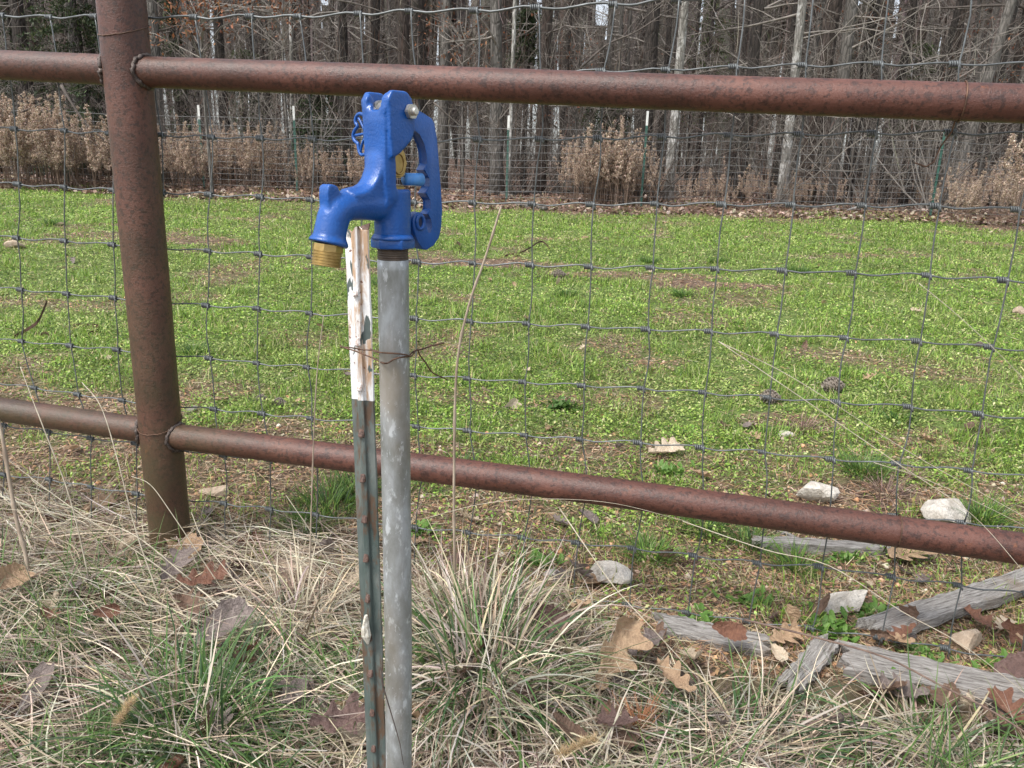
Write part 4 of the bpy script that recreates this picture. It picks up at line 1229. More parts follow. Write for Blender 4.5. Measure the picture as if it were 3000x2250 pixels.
LV = [(535, 1640, 150, 'tan', 'long curled tan leaf propped against the foot of the rusty post', 0, .05, (.2, .35, -.6)),
 (520, 1740, 150, 'grey', 'broad grey brown leaf just below the post foot', 4, .05, None),
 (600, 1790, 140, 'red', 'reddish brown oak leaf in the dead grass below the post', 4, .06, (.3, .1, .4)),
 (660, 1930, 170, 'grey', 'large flat grey leaf between post and hydrant in the foreground', 0, .06, (.5, -.2, .9)),
 (570, 1860, 110, 'brown', 'crumpled dull brown leaf above the large grey leaf', 4, .05, None),
 (25, 1800, 130, 'tan', 'curled tan leaf at the far left edge of the verge', 0, .07, (.9, .2, 1.2)),
 (150, 1895, 100, 'red', 'folded russet leaf in the lower left grass', 4, .05, None),
 (325, 1885, 70, 'red', 'small russet leaf standing upright in the left foreground', 0, .06, (1.2, 0, .4)),
 (720, 2030, 120, 'brown', 'dull brown curled leaf below the large grey leaf', 4, .05, None),
 (1600, 1900, 130, 'maroon', 'dark brown leaf standing in the dead grass right of the grass clump', 0, .06, (1.0, .3, -.3)),
 (1790, 2020, 230, 'tan', 'largest tan oak leaf propped upright in the dead grass', 3, .07, (1.0, -.5, .9)),
 (1655, 2000, 140, 'pale', 'pale ragged leaf left of the largest tan oak leaf', 4, .05, (.7, .1, 2.8)),
 (1965, 2080, 130, 'tan', 'tan leaf lying right of the largest oak leaf', 4, .05, None),
 (1010, 2220, 190, 'maroon', 'purplish brown leaf at the bottom just left of the T post', 4, .06, (.5, .1, .3)),
 (1800, 2225, 120, 'maroon', 'dark pointed oak leaf at the bottom edge below the orange needles', 4, .06, None),
 (1650, 2235, 110, 'brown', 'grey brown leaf at the bottom edge right of the clump', 0, .05, None),
 (2125, 1930, 95, 'red', 'dark russet leaf under the end of the broken board', 0, .05, (.9, .1, -.3)),
 (2290, 1895, 110, 'tan', 'tan star shaped leaf between the broken board and the split piece', 4, .03, (.5, 0, .4)),
 (2275, 1945, 70, 'pale', 'small pale curled leaf right of the broken board end', 0, .03, None),
 (2645, 1650, 155, 'tan', 'big orange tan oak leaf lying under the lower rail on the right', 4, .03, (.35, .1, .35)),
 (2770, 2100, 130, 'brown', 'brown leaf at the foot of the largest board', 0, .05, None),
 (2870, 1850, 110, 'red', 'rusty red oak leaf right of the slanting board', 4, .03, None),
 (2935, 1865, 90, 'pale', 'pale pinkish leaf at the right edge by the pale rock', 4, .03, None),
 (1945, 1338, 120, 'pale', 'cream spiky oak leaf lying on the weeds above the lower rail', 4, .025, (.25, 0, .5)),
 (1495, 1198, 60, 'pale', 'small cream leaf standing in the weeds right of the tall stalk', 0, .02, (1.2, 0, .9)),
 (290, 1498, 90, 'tan', 'tan curled leaf behind the wire left of the post foot', 0, .02, None),
 (735, 1605, 75, 'red', 'rusty orange leaf upright behind the wire between post and pipe', 4, .03, (1.0, .2, .5)),
 (2285, 1640, 65, 'grey', 'dull pink brown leaf below the long grey board', 0, .02, None),
 (1690, 1840, 90, 'tan', 'tan leaf lying at the ragged edge of the dead grass', 4, .03, None),
 (2640, 2060, 140, 'grey', 'grey brown leaf half under the largest board', 4, .03, None),
 (1050, 1490, 40, 'pale', 'small pale leaf scrap behind the wire near the pipe', 0, .01, None),
 (2530, 1725, 70, 'pale', 'pale papery leaf piled beside the slanting board', 4, .02, None),
 (2700, 1715, 60, 'grey', 'grey papery leaf against the upper side of the slanting board', 4, .02, None),
 (2640, 1560, 60, 'pale', 'pale leaf standing behind the lower rail left of the white rock', 0, .03, (1.2, 0, 1.2))]
for (px, py, s, mt, lb, lobes, up, rot) in LV:
    leaf(px, py, s, mt, lb, lobes, up + (.03 if py > 1650 and px < 2200 else 0), rot)
ml = ['brown', 'tan', 'grey', 'red', 'maroon', 'pale', 'brown', 'grey']
for k in range(150):
    x_ = rng.uniform(-1.6, 1.5); y_ = rng.uniform(.75, min(2.2, mesh_line(x_) + .1))
    c = np.array([x_, y_, gz(x_, y_)])
    leaf(0, 0, 0, ml[k % 8], 'dead leaf lying half buried in the matted grass of the verge', 4 if k % 3 else 0, rng.uniform(.01, .06), None, 'dead leaves scattered in the matted grass', k % 9, c, rng.uniform(.055, .12), .5)
for k in range(90):
    y_ = 2.0 + 10 * rng.random() ** 1.6; x_ = rng.uniform(-.72, .72) * y_
    if y_ < mesh_line(x_) + .1: continue
    c = np.array([x_, y_, gz(x_, y_)])
    leaf(0, 0, 0, ['tan', 'pale', 'brown', 'tan', 'grey'][k % 5], 'dead leaf lying on the green weeds of the field', 4 if k % 2 else 0, .02, None, 'dead leaves scattered over the green field', k % 9, c, rng.uniform(.05, .09), .35)

# pebbles on the bare soil
nb_ = 2300
px_ = rng.uniform(-1.6, 2.0, nb_); py_ = 1.55 + 1.5 * rng.random(nb_)
kp = (py_ > mesh_line(px_) - .12) & (rng.random(nb_) > green(px_, py_) * .8)
px_, py_ = px_[kp], py_[kp]; nb_ = len(px_)
oct_ = np.array([(1, 0, 0), (0, 1, 0), (-1, 0, 0), (0, -1, 0), (0, 0, .7), (0, 0, -.7)], float)
of = np.array([(0, 1, 4), (1, 2, 4), (2, 3, 4), (3, 0, 4), (1, 0, 5), (2, 1, 5), (3, 2, 5), (0, 3, 5)])
rs_ = .003 + .015 * rng.random(nb_) ** 4
V = oct_[None] * rs_[:, None, None] * rng.uniform(.6, 1.3, (nb_, 6, 1))
an_ = rng.uniform(0, 6.28, nb_); ca_, sa_ = np.cos(an_)[:, None], np.sin(an_)[:, None]
V = np.stack([V[..., 0] * ca_ - V[..., 1] * sa_, V[..., 0] * sa_ + V[..., 1] * ca_, V[..., 2]], -1)
V += np.stack([px_, py_, ground(px_, py_) + rs_ * .2], -1)[:, None]
tag(link('pebbles', np_mesh('pebbles', V.reshape(-1, 3), (of[None] + np.arange(nb_)[:, None, None] * 6).reshape(-1, 3), np.repeat(pal(nb_, [(0.40, 0.27, 0.17), (0.55, 0.47, 0.38), (0.25, 0.18, 0.13), (0.46, 0.26, 0.13)], .2), 6, axis=0), mat_attr('pebble', .8, 0))), 'small tan and orange pebbles on the bare soil under the lower rail', 'pebbles', kind='stuff')

# furry seed heads
def seed_head(px, py, Y, ang, label):
    c = at_y(px, py, Y); g0 = gz(c[0], Y)
    ax = np.array([math.cos(ang), 0, math.sin(ang)]); L_ = .075
    root = thing('seed_head', label, 'seed head', (c[0] - ax[0] * L_, Y, g0))
    mb = MB(); mb.tube([(c[0] - ax[0] * (L_ + .05), Y, g0), c - ax * L_ * .6, c + ax * L_ * .5], [.0012, .001, .0006], 5); mb.build('stalk', pale_m, root)
    k = 700; s = rng.random(k)
    P = c[None] + ax[None] * ((s - .5) * L_)[:, None] + rng.normal(0, .002, (k, 3))
    az = rng.uniform(0, 6.28, k)
    b = strands(P, az, rng.uniform(.2, 1.1, k), rng.uniform(.010, .020, k), np.full(k, .0007), rng.normal(0, .3, k), pal(k, [(0.50, 0.38, 0.22), (0.40, 0.29, 0.17)], .15), None, 2)
    tag(link('bristles', np_mesh('bristles', *b, straw_mat), root), kind='stuff')
seed_head(365, 2090, 1.20, 1.0, 'furry tan foxtail seed head in the lower left grass')
seed_head(1690, 2190, 1.08, .5, 'furry yellowish seed head near the bottom beside the orange needles')

# orange pine needle spray
c = gp(1870, 2170)
mb = MB()
for k in range(70):
    a = rng.uniform(.6, 2.7); el = rng.uniform(.1, .9)
    d = np.array([math.cos(a) * math.cos(el), math.sin(a) * math.cos(el) * .6, math.sin(el)])
    Ln = rng.uniform(.05, .10); s0 = c + rng.normal(0, .006, 3) + np.array([0, 0, .03])
    mb.tube([s0, s0 + d * Ln * .5 + rng.normal(0, .002, 3), s0 + d * Ln], [.0008, .0007, .0004], 4)
tag(mb.build('pine_needle_spray', mat_simple('orange_needles', (0.26, 0.11, 0.05), (0.42, 0.20, 0.10), 60, .6)), 'fan of orange dead pine needles in the lower foreground grass', 'pine needles')

# pine cones
cone_m = mat_simple('cone_scales', (0.09, 0.07, 0.055), (0.28, 0.24, 0.20), 120, .8)
def cone(px, py, wpx, label, dark=False):
    c = gp(px, py); w = wpx / FPX * float(np.dot(c - CAM, F_)) * .5
    root = thing('pine_cone', label, 'pine cone', c + np.array([0, 0, w * .7]))
    core = MB(); core.tube([c + np.array([-w * .9, 0, w * .7]), c + np.array([0, 0, w * .7]), c + np.array([w * .9, 0, w * .7])], [w * .3, w * .6, w * .2], 10); core.build('core', cone_m, root)
    sc_ = MB()
    for i in range(9):
        s = i / 8; xx = -.95 * w + 1.9 * w * s; rr = w * .85 * math.sin(math.pi * (.12 + .8 * s)) 
        for j in range(11):
            a = 2 * math.pi * (j + .5 * (i % 2)) / 11
            rad_ = np.array([0, math.cos(a), math.sin(a)]); tg = np.array([0, -math.sin(a), math.cos(a)])
            b0 = c + np.array([xx, 0, w * .7]) + rad_ * rr * .55
            tp = c + np.array([xx - w * .16, 0, w * .7]) + rad_ * rr
            hw = w * .17
            sc_.add([b0 - tg * hw, b0 + tg * hw, tp + tg * hw * .8 + np.array([w * .06, 0, 0]), tp - tg * hw * .8 + np.array([w * .06, 0, 0]), tp - tg * hw * .5 - np.array([w * .05, 0, 0]), tp + tg * hw * .5 - np.array([w * .05, 0, 0])],
                    [(0, 1, 2, 3), (3, 2, 5, 4), (0, 3, 4), (1, 5, 2), (0, 4, 5, 1)])
    sc_.build('scales', cone_m, root, False)
cone(822, 1192, 38, 'grey brown pine cone lying on the weeds, right one of a pair')
cone(770, 1182, 36, 'grey brown pine cone behind the wire stay, left one of a pair')
cone(2442, 1150, 62, 'dark elongated pine cone on the weeds at the right')
cone(2258, 1182, 56, 'dark ragged pine cone under a wire knot at right of the field')
cone(1638, 818, 40, 'small black pine cone at the edge of the bare patch')
cone(2870, 1020, 26, 'small brown pine cone near the right edge of the field')

# rusty strap iron in the field
strap_m = mat_simple('rusted_strap', (0.045, 0.025, 0.02), (0.12, 0.06, 0.045), 60, .7, .2, .5)
def strap(pts3, label, w=.02):
    vs_, fs_ = [], []
    P = catmull(pts3, 3)
    for i, p in enumerate(P):
        for dz, dy in ((-.5, 0), (.5, 0), (.5, .003), (-.5, .003)):
            vs_.append(p + np.array([0, dy, dz * w]))
    for i in range(len(P) - 1):
        for j in range(4):
            a = i * 4 + j; b = i * 4 + (j + 1) % 4
            fs_.append((a, b, b + 4, a + 4))
    fs_ += [(0, 1, 2, 3), tuple(len(vs_) - 4 + i for i in range(4))]
    mb = MB(); mb.add(vs_, fs_)
    tag(mb.build('rusty_strap', strap_m, None, False), label, 'metal strap')
def lifted(px, py, base_py, h=0):
    g_ = gp(px, base_py); return at_y(px, py, g_[1])
strap([gp(42, 992) + [0, 0, .01], lifted(75, 968, 985), lifted(108, 945, 985), lifted(124, 915, 980), lifted(137, 884, 975)], 'bent rusty strap sticking up from the grass at the left')
strap([gp(100, 985) + [0, 0, .012], gp(160, 985) + [0, 0, .012], gp(225, 992) + [0, 0, .012], gp(275, 980) + [0, 0, .015], gp(292, 968) + [0, 0, .015], gp(280, 960) + [0, 0, .012], gp(215, 958) + [0, 0, .012]], 'hooked rusty strap lying flat beside the upright one')
strap([gp(1345, 745) + [0, 0, .02], gp(1350, 728) + [0, 0, .03], gp(1338, 715) + [0, 0, .02]], 'short curled rusty strap on the bare patch right of the handle', .03)
strap([gp(1480, 752) + [0, 0, .01], gp(1535, 745) + [0, 0, .03], gp(1580, 722) + [0, 0, .05], gp(1600, 724) + [0, 0, .03], gp(1612, 735) + [0, 0, .01]], 'arched rusty strap at the far side of the bare patch', .018)

# broadleaf weed rosettes near the boards and bare soil
def rosette(px, py, s, label, n=26, colr=((0.09, 0.19, 0.035), (0.16, 0.29, 0.06))):
    c = gp(px, py); mb = MB(); n = int(n * 2.2)
    for k in range(n):
        a = rng.uniform(0, 6.28); el = rng.uniform(.05, 1.0); L_ = rng.uniform(.3, .75) * s
        d = np.array([math.cos(a) * math.cos(el), math.sin(a) * math.cos(el), math.sin(el)]); sd_ = np.array([-math.sin(a), math.cos(a), 0])
        b0 = c + d * L_ * .2 + rng.normal(0, s * .42, 3) * [1.3, 1, .12]; w = L_ * rng.uniform(.18, .28)
        cl = tuple(np.array(colr[0]) + (np.array(colr[1]) - np.array(colr[0])) * rng.random())
        mb.add([b0, b0 + d * L_ * .4 + sd_ * w, b0 + d * L_ * .85 + sd_ * w * .6 - [0, 0, .05 * L_], b0 + d * L_ - [0, 0, .12 * L_], b0 + d * L_ * .85 - sd_ * w * .6 - [0, 0, .05 * L_], b0 + d * L_ * .4 - sd_ * w, b0 + d * L_ * .5 - [0, 0, .06 * L_]],
               [(0, 1, 6), (1, 2, 6), (2, 3, 6), (3, 4, 6), (4, 5, 6), (5, 0, 6)], cl)
    tag(mb.build('weed_plant', leaf_mat, None, False), label, 'weed')
rosette(1580, 1650, .055, 'bright green broadleaf weed behind the small white stone', 60)
rosette(2200, 1770, .05, 'low green weed left of the flat white rock', 45)
rosette(2430, 1850, .06, 'leafy green weed growing between the boards', 70)
rosette(2540, 1800, .05, 'scalloped green weed in front of the flat white rock', 50)
rosette(2700, 1930, .05, 'green weed at the upper edge of the largest board', 50)
rosette(2660, 2010, .06, 'green weed with tiny flowers in front of the largest board', 70)
rosette(2940, 1970, .05, 'green weed by the largest board near the right edge', 40)
rosette(2050, 1830, .05, 'green weed growing over the broken board', 60)
rosette(215, 1800, .05, 'light green rounded weed in the left dead grass', 22)
rosette(60, 2170, .045, 'small bright weed in the bottom left corner', 60)
rosette(450, 2110, .07, 'grey green lance leaved weed in the lower left grass', 14, ((0.10, 0.17, 0.10), (0.16, 0.24, 0.14)))
rosette(1650, 1195, .07, 'darker leafy weed patch in the middle of the field', 60, ((0.06, 0.13, 0.03), (0.1, 0.18, 0.04)))
rosette(2630, 1235, .07, 'darker rosette weed in the right of the field', 50, ((0.06, 0.13, 0.03), (0.1, 0.18, 0.04)))
rosette(1960, 1385, .06, 'green weed under the cream oak leaf', 50)
rosette(1230, 1560, .05, 'green weed right of the pipe under the lower rail', 50)
rosette(2480, 1640, .05, 'pale green weed below the end of the long board', 50)
# dead brown tufts in the field
def dead_tuft(px, py, s, label):
    c = gp(px, py); k = 130
    a = rng.uniform(0, 6.28, k); r = rng.random(k) * s * .5
    P = np.stack([c[0] + r * np.cos(a), c[1] + r * np.sin(a), np.full(k, c[2])], -1)
    cc = pal(k, [(0.20, 0.13, 0.11), (0.30, 0.22, 0.17), (0.13, 0.08, 0.07)], .15)
    me = np_mesh('dead_tuft', *strands(P, a, rng.uniform(.1, 1.2, k), rng.uniform(.5, 1, k) * s, np.full(k, .0028), rng.uniform(.2, 1.5, k), cc, None, 3), straw_mat)
    tag(link('dead_tuft', me), label, 'dead tuft')
dead_tuft(2350, 1262, .12, 'purplish brown dead tuft in the weeds at right')
dead_tuft(2890, 1270, .10, 'pale dead tuft in the weeds at the right edge')
dead_tuft(2010, 1650, .07, 'dark dead tuft on the soil between rock and board')
dead_tuft(2660, 1400, .08, 'small brown dead tuft left of the large white rock')
dead_tuft(2590, 1450, .13, 'flattened heap of dead stems behind the lower rail at right')

# ------------------------------------------------------------------ far fence
FY = 13.9
def fary(x): return FY - .035 * x
far_t = MB()
fx = [(-14, ), ]
FP = [(180, 'pale'), (588, 'pale'), (865, 'pale'), (1484, 'pale'), (1877, 'pale'), (2712, 'green')]
green_p = mat_simple('green_post_paint', (0.02, 0.07, 0.055), (0.05, 0.13, 0.10), 30, .6)
white_p = mat_simple('white_post_paint', (0.55, 0.55, 0.53), (0.75, 0.75, 0.73), 30, .6)
FLB = ['far steel post seen left of the rusty post', 'far steel post with white tip right of the rusty post', 'far steel post with white tip left of the hydrant hook', 'far steel post with white tip right of the hydrant handle',
       'far steel post with tall white tip right of the centre', 'far green steel post near the right of the woodland edge']
fpx = []
for (px, kd), lb in zip(FP, FLB):
    b = at_y(px, 580, FY); b[1] = fary(b[0]); x0 = b[0]
    g0 = gz(x0, b[1]); fpx.append(x0)
    root = thing('far_t_post', lb, 'fence post', (x0, b[1], g0), 0, 'steel posts of the far fence')
    Hh = 1.47 if px != 1877 else 1.62
    mb = MB()
    def ex(mb, z0, z1):
        pr = [(-.02, 0), (.02, 0), (.02, .006), (.004, .006), (.004, .04), (-.004, .04), (-.004, .006), (-.02, .006)]
        vs_ = [(x0 + a, b[1] + c_, z0) for a, c_ in pr] + [(x0 + a, b[1] + c_, z1) for a, c_ in pr]
        mb.add(vs_, [tuple(range(7, -1, -1)), tuple(range(8, 16))] + [(i, (i + 1) % 8, 8 + (i + 1) % 8, 8 + i) for i in range(8)])
    ex(mb, g0 - .1, g0 + Hh - .24); mb.build('stem', green_p, root, False)
    mb = MB(); ex(mb, g0 + Hh - .24, g0 + Hh); mb.build('painted_tip', white_p if kd == 'pale' else green_p, root, False)
ff_ = thing('far_woven_wire_fence', 'fine grey woven wire fence along the edge of the woodland', 'wire fence', (0, FY, gz(0, FY)))
farw = mat_simple('far_wire', (0.15, 0.15, 0.15), (0.25, 0.25, 0.25), 10, .5, .4, 0)
hs_ = [.08, .18, .28, .38, .49, .60, .72, .85, .98, 1.12, 1.26]
xs_ = np.arange(-13, 13.01, .5)
for h_ in hs_:
    mb = MB(); mb.tube([(x_, fary(x_) - .01, gz(x_, fary(x_)) * 1.0 + h_ + .012 * math.sin(x_ * 2)) for x_ in xs_], .0038, 4)
    mb.build('line_wire', farw, ff_)
mb = MB()
for x_ in np.arange(-12.8, 12.8, .15):
    g0 = gz(x_, fary(x_)); mb.tube([(x_, fary(x_) - .012, g0 + .06), (x_, fary(x_) - .012, g0 + 1.28)], .0028, 3, cap=False)
o = mb.build('stay_wires', farw, ff_); tag(o, kind='stuff')

# ------------------------------------------------------------------ woodland
bark_pine = mat_bark('pine_bark', (0.040, 0.029, 0.023), (0.125, 0.097, 0.082), 7)
bark_dark = mat_bark('dark_bark', (0.024, 0.019, 0.016), (0.078, 0.064, 0.055), 9)
bark_grey = mat_bark('grey_bark', (0.085, 0.077, 0.068), (0.23, 0.213, 0.194), 9, .6)
bark_pale = mat_bark('lichen_bark', (0.15, 0.14, 0.12), (0.36, 0.345, 0.32), 9, .45, (0.48, 0.47, 0.45))
twig_m = mat_simple('bare_twigs', (0.045, 0.037, 0.032), (0.13, 0.108, 0.094), 3, .85, 0, 0)
twig_pale = mat_simple('pale_twigs', (0.13, 0.115, 0.10), (0.30, 0.27, 0.24), 3, .85, 0, 0)

def branch(mb, p, d, L, r, depth, seg=4, droop=.0, n=4, wig=.35, kids=(3, 5)):
    pts = [np.array(p)]; dd = np.array(d, float)
    for k in range(seg):
        dd = dd + rng.normal(0, wig / seg ** .5, 3) * .5 + np.array([0, 0, -droop + .04])
        dd /= np.linalg.norm(dd)
        pts.append(pts[-1] + dd * L / seg)
    mb.tube(pts, [r * (1 - .75 * k / seg) for k in range(seg + 1)], n, cap=False)
    if depth > 0:
        for _ in range(int(rng.integers(*kids))):
            k = int(rng.integers(1, seg + 1))
            nd_ = dd * .6 + rng.normal(0, .65, 3); nd_ /= np.linalg.norm(nd_)
            branch(mb, pts[k], nd_, L * rng.uniform(.35, .65), max(r * .5, .0035), depth - 1, 3, droop, 3, wig, kids)

def crown_mesh(seed, kind):
    global rng
    keep_ = rng; rng = np.random.default_rng(seed)
    mb = MB(); H_ = 11.0
    nl = 19 if kind != 'pine' else 15
    for k in range(nl):
        z = rng.uniform(.9 if kind != 'pine' else 1.6, H_ * .97)
        a = rng.uniform(0, 6.28); el = rng.uniform(-.1, .8) if z > 4 else rng.uniform(-.35, .5)
        L_ = rng.uniform(.9, 2.4) * (1 if z > 3 else .7)
        d = [math.cos(a) * math.cos(el), math.sin(a) * math.cos(el), math.sin(el)]
        branch(mb, (0, 0, z), d, L_, rng.uniform(.010, .028), 2 if kind != 'pine' else 1, 5, .02, 4, .5, (3, 6))
    me = mb.mesh('bare_crown', twig_m if seed % 2 else twig_pale)
    rng = keep_
    return me
crowns = [crown_mesh(100 + i, 'pine' if i % 3 == 0 else 'oak') for i in range(9)]

def trunk_mesh(r, Ht, mat, lean=(0, 0), wig=.06, n=12, seg=16):
    mb = MB(); P = []; rad = []
    ph = rng.uniform(0, 6.28, 4)
    for k in range(seg + 1):
        s = k / seg; z = -.15 + s * (Ht + .15)
        P.append((lean[0] * z + wig * math.sin(s * 5 + ph[0]) * s, lean[1] * z + wig * math.sin(s * 4 + ph[1]) * s, z))
        rad.append(r * (1 - .62 * s) * (1 + .35 * math.exp(-max(z, 0) * 5)) * (1 + .03 * math.sin(s * 23 + ph[2])))
    mb.tube(P, rad, n, taper_noise=.05)
    return mb.mesh('trunk', mat)

def tree(x, y, r, Ht, mat, label, lean=(0, 0), crown=None, group=None, crown_scale=1.0, leafy=None):
    root = thing('bare_tree' if crown is not None else 'tree_trunk', label, 'tree', (x, y, gz(x, y)), 0, group)
    o = link('trunk', trunk_mesh(r, Ht, mat, lean), root, world_geo=False)
    if crown is not None:
        c = link('crown', crowns[crown % 9], root, world_geo=False)
        s = Ht / 11.0
        c.scale = (crown_scale, crown_scale, s); c.rotation_euler = (0, 0, rng.uniform(0, 6.28))
        # follow the lean of the trunk
        c.rotation_euler.x = -lean[1]; c.rotation_euler.y = lean[0]
    return root

# px at about y=300, width px, distance, material, lean, label
BM = {'p': bark_pine, 'd': bark_dark, 'g': bark_grey, 'w': bark_pale}
TR = [(80, 42, 17, 'd', .02, 'dark pine trunk at the far left edge of the woodland'),
 (462, 34, 16, 'g', .03, 'grey trunk seen immediately right of the rusty post'),
 (655, 30, 17, 'd', .01, 'dark straight trunk above the dry weeds right of the rusty post'),
 (545, 18, 19, 'd', -.02, 'slim dark trunk between the rusty post and the straight dark trunk'),
 (852, 10, 16, 'w', .03, 'thin pale sapling trunk left of the hydrant hook'),
 (775, 14, 20, 'd', 0, 'slim trunk between the thin pale sapling and the straight dark trunk'),
 (1010, 30, 18, 'd', .01, 'dark trunk rising just left of the hydrant top'),
 (1100, 24, 19, 'p', 0, 'brown trunk rising behind the hydrant top'),
 (1180, 36, 18, 'p', .01, 'broad brown pine trunk right above the hydrant yoke'),
 (1238, 26, 20, 'd', 0, 'dark trunk just right of the hydrant yoke'),
 (1298, 32, 17, 'g', .02, 'grey furrowed trunk right of the hydrant handle'),
 (1455, 36, 15.5, 'g', -.03, 'pale furrowed trunk behind the far post right of the hydrant'),
 (1497, 12, 15, 'w', .01, 'thin smooth sapling beside the pale furrowed trunk'),
 (1592, 34, 17, 'p', .01, 'brown trunk at the middle of the woodland edge'),
 (1650, 14, 19, 'd', .04, 'slim dark trunk right of the middle brown trunk'),
 (1775, 18, 18, 'g', 0, 'slim grey trunk left of the big dark pine'),
 (1895, 44, 16.5, 'd', .0, 'big dark pine trunk behind the tallest white tipped far post'),
 (1945, 18, 19, 'd', 0, 'slim dark trunk tucked behind the big dark pine'),
 (1980, 27, 15, 'w', .0, 'white patched trunk just right of the big dark pine'),
 (2060, 12, 20, 'd', .02, 'thin dark trunk right of the white patched trunk'),
 (2192, 36, 16, 'd', .0, 'dark straight pine left of the second white patched trunk'),
 (2300, 24, 18, 'd', .01, 'dark slim trunk above the second white patched trunk'),
 (2322, 28, 15, 'w', -.01, 'second white patched trunk with mossy foot'),
 (2398, 52, 16, 'p', .01, 'thickest furrowed pine trunk in the right of the woodland'),
 (2462, 38, 15.5, 'g', -.01, 'grey furrowed trunk just right of the thickest pine'),
 (2518, 30, 17, 'd', .0, 'dark trunk right of the grey furrowed trunk'),
 (2570, 18, 19, 'g', 0, 'slim grey trunk left of the bushy right part'),
 (2625, 24, 18, 'd', .01, 'dark trunk left of the far green post'),
 (2715, 20, 17, 'd', .12, 'slim dark trunk leaning right near the far green post'),
 (2775, 26, 18, 'p', .0, 'brown trunk right of the leaning slim trunk'),
 (2860, 30, 15.5, 'g', .14, 'greenish grey trunk leaning right near the right edge'),
 (2905, 34, 17, 'd', .02, 'dark trunk behind the leaning grey trunk'),
 (2960, 30, 18, 'p', 0, 'brown trunk close to the right edge'),
 (3020, 30, 17, 'd', 0, 'dark trunk at the very right edge'),
 (-40, 30, 17, 'p', 0, 'brown trunk just off the left edge'),
 (225, 22, 19, 'g', .02, 'grey trunk between the cedar and the rusty post'),
 (320, 24, 18, 'd', -.02, 'dark trunk hidden partly by the rusty post')]
for i, (px, w, d, mk, ln, lb) in enumerate(TR):
    b = at_y(px, 300, d); 
    dist = float(np.dot(b - CAM, F_))
    tree(b[0] - ln * 1.4, d, w / FPX * dist * .5 * 1.08, rng.uniform(10, 13), BM[mk], lb, (ln, 0), i)
kinds = 'pdgdpgdgd'
GL = {'p': 'brown pine trunk among many deeper in the woodland', 'd': 'dark bare trunk among many deeper in the woodland', 'g': 'grey bare trunk among many deeper in the woodland'}
GG_ = {'p': 'brown trunks deeper in the woodland', 'd': 'dark trunks deeper in the woodland', 'g': 'grey trunks deeper in the woodland'}
for k in range(150):
    d = 18.5 + 22 * rng.random() ** 1.2; x_ = rng.uniform(-.86, .86) * d
    mk = kinds[k % 9]
    tree(x_, d, rng.uniform(.035, .12), rng.uniform(9, 14), BM[mk], GL[mk], (rng.normal(0, .03), rng.normal(0, .03)), k * 5 + 3, GG_[mk])

# bare shrubs and saplings at the edge
def shrub_mesh(seed):
    global rng
    keep_ = rng; rng = np.random.default_rng(seed)
    mb = MB()
    for k in range(9):
        a = rng.uniform(0, 6.28); el = rng.uniform(.5, 1.5)
        d = [math.cos(a) * math.cos(el), math.sin(a) * math.cos(el), math.sin(el)]
        branch(mb, (rng.normal(0, .12), rng.normal(0, .12), 0), d, rng.uniform(1.4, 3.3), rng.uniform(.007, .015), 3, 6, .0, 3, .6, (2, 5))
    me = mb.mesh('twigs', twig_pale if seed % 3 else twig_m); rng = keep_
    return me
shr = [shrub_mesh(300 + i) for i in range(7)]
for k in range(76):
    d = 14.2 + 9 * rng.random() ** 1.3; x_ = rng.uniform(-.8, .8) * d
    o = link('bare_shrub', shr[k % 7], None, (x_, d, gz(x_, d)))
    s = rng.uniform(.7, 1.35); o.scale = (s, s, s * rng.uniform(.8, 1.2)); o.rotation_euler = (0, 0, rng.uniform(0, 6.28))
    tag(o, 'bare grey twiggy shrub in the tangle along the woodland edge', 'shrub', 'bare shrubs along the woodland edge')

# evergreens
needle_m = mat_attr('evergreen_needles', .6, .25, .3)
def cedar(px, py_top, d, wpx, label, dens=9000, colr=None, zlo=.3):
    b = at_y(px, 300, d); w = wpx / FPX * d * .5; x_ = b[0]; g0 = gz(x_, d)
    top = at_y(px, py_top, d)[2] - g0
    root = thing('evergreen_tree', label, 'tree', (x_, d, g0))
    link('trunk', trunk_mesh(.07, max(top, 1.5), bark_dark, n=8), root, world_geo=False)
    n = dens
    nb = 150
    bz = zlo + (top - zlo) * rng.random(nb); ba = rng.uniform(0, 6.28, nb); br = w * (1 - .55 * (bz / top) ** 2) * rng.uniform(.5, 1.15, nb)
    i = rng.integers(0, nb, n); s = rng.random(n) ** .7
    P = np.stack([np.cos(ba[i]) * br[i] * s, np.sin(ba[i]) * br[i] * s, bz[i] - .25 * s * s * br[i]], -1) + rng.normal(0, .055, (n, 3)) * np.array([1, 1, .7])
    cc = pal(n, colr or [(0.035, 0.055, 0.025), (0.055, 0.085, 0.035), (0.025, 0.04, 0.02), (0.08, 0.10, 0.045)], .2)
    me = np_mesh('foliage', *rhombs(P, rng.uniform(.05, .11, n), .35, cc, 1.2), needle_m)
    link('foliage', me, root, world_geo=False)
    mb = MB()
    for k in range(60):
        j = int(rng.integers(0, nb)); mb.tube([(0, 0, bz[j]), (math.cos(ba[j]) * br[j], math.sin(ba[j]) * br[j], bz[j] - .2 * br[j])], [.012, .004], 3, cap=False)
    tag(mb.build('limbs', twig_m, root, world_geo=False), kind='stuff')
cedar(250, -260, 15.5, 330, 'dark cedar left of and behind the top of the rusty post', 15000)
cedar(60, -350, 18, 300, 'dark evergreen at the far left edge behind the pine trunk', 9000)
cedar(520, -200, 17.5, 110, 'narrow dark cedar right of the rusty post', 5000)
cedar(925, 215, 16, 200, 'low dark cedar left of the hydrant hook', 6000)
cedar(1540, 30, 19, 170, 'dark evergreen high in the middle of the woodland', 4500, None, 3.0)
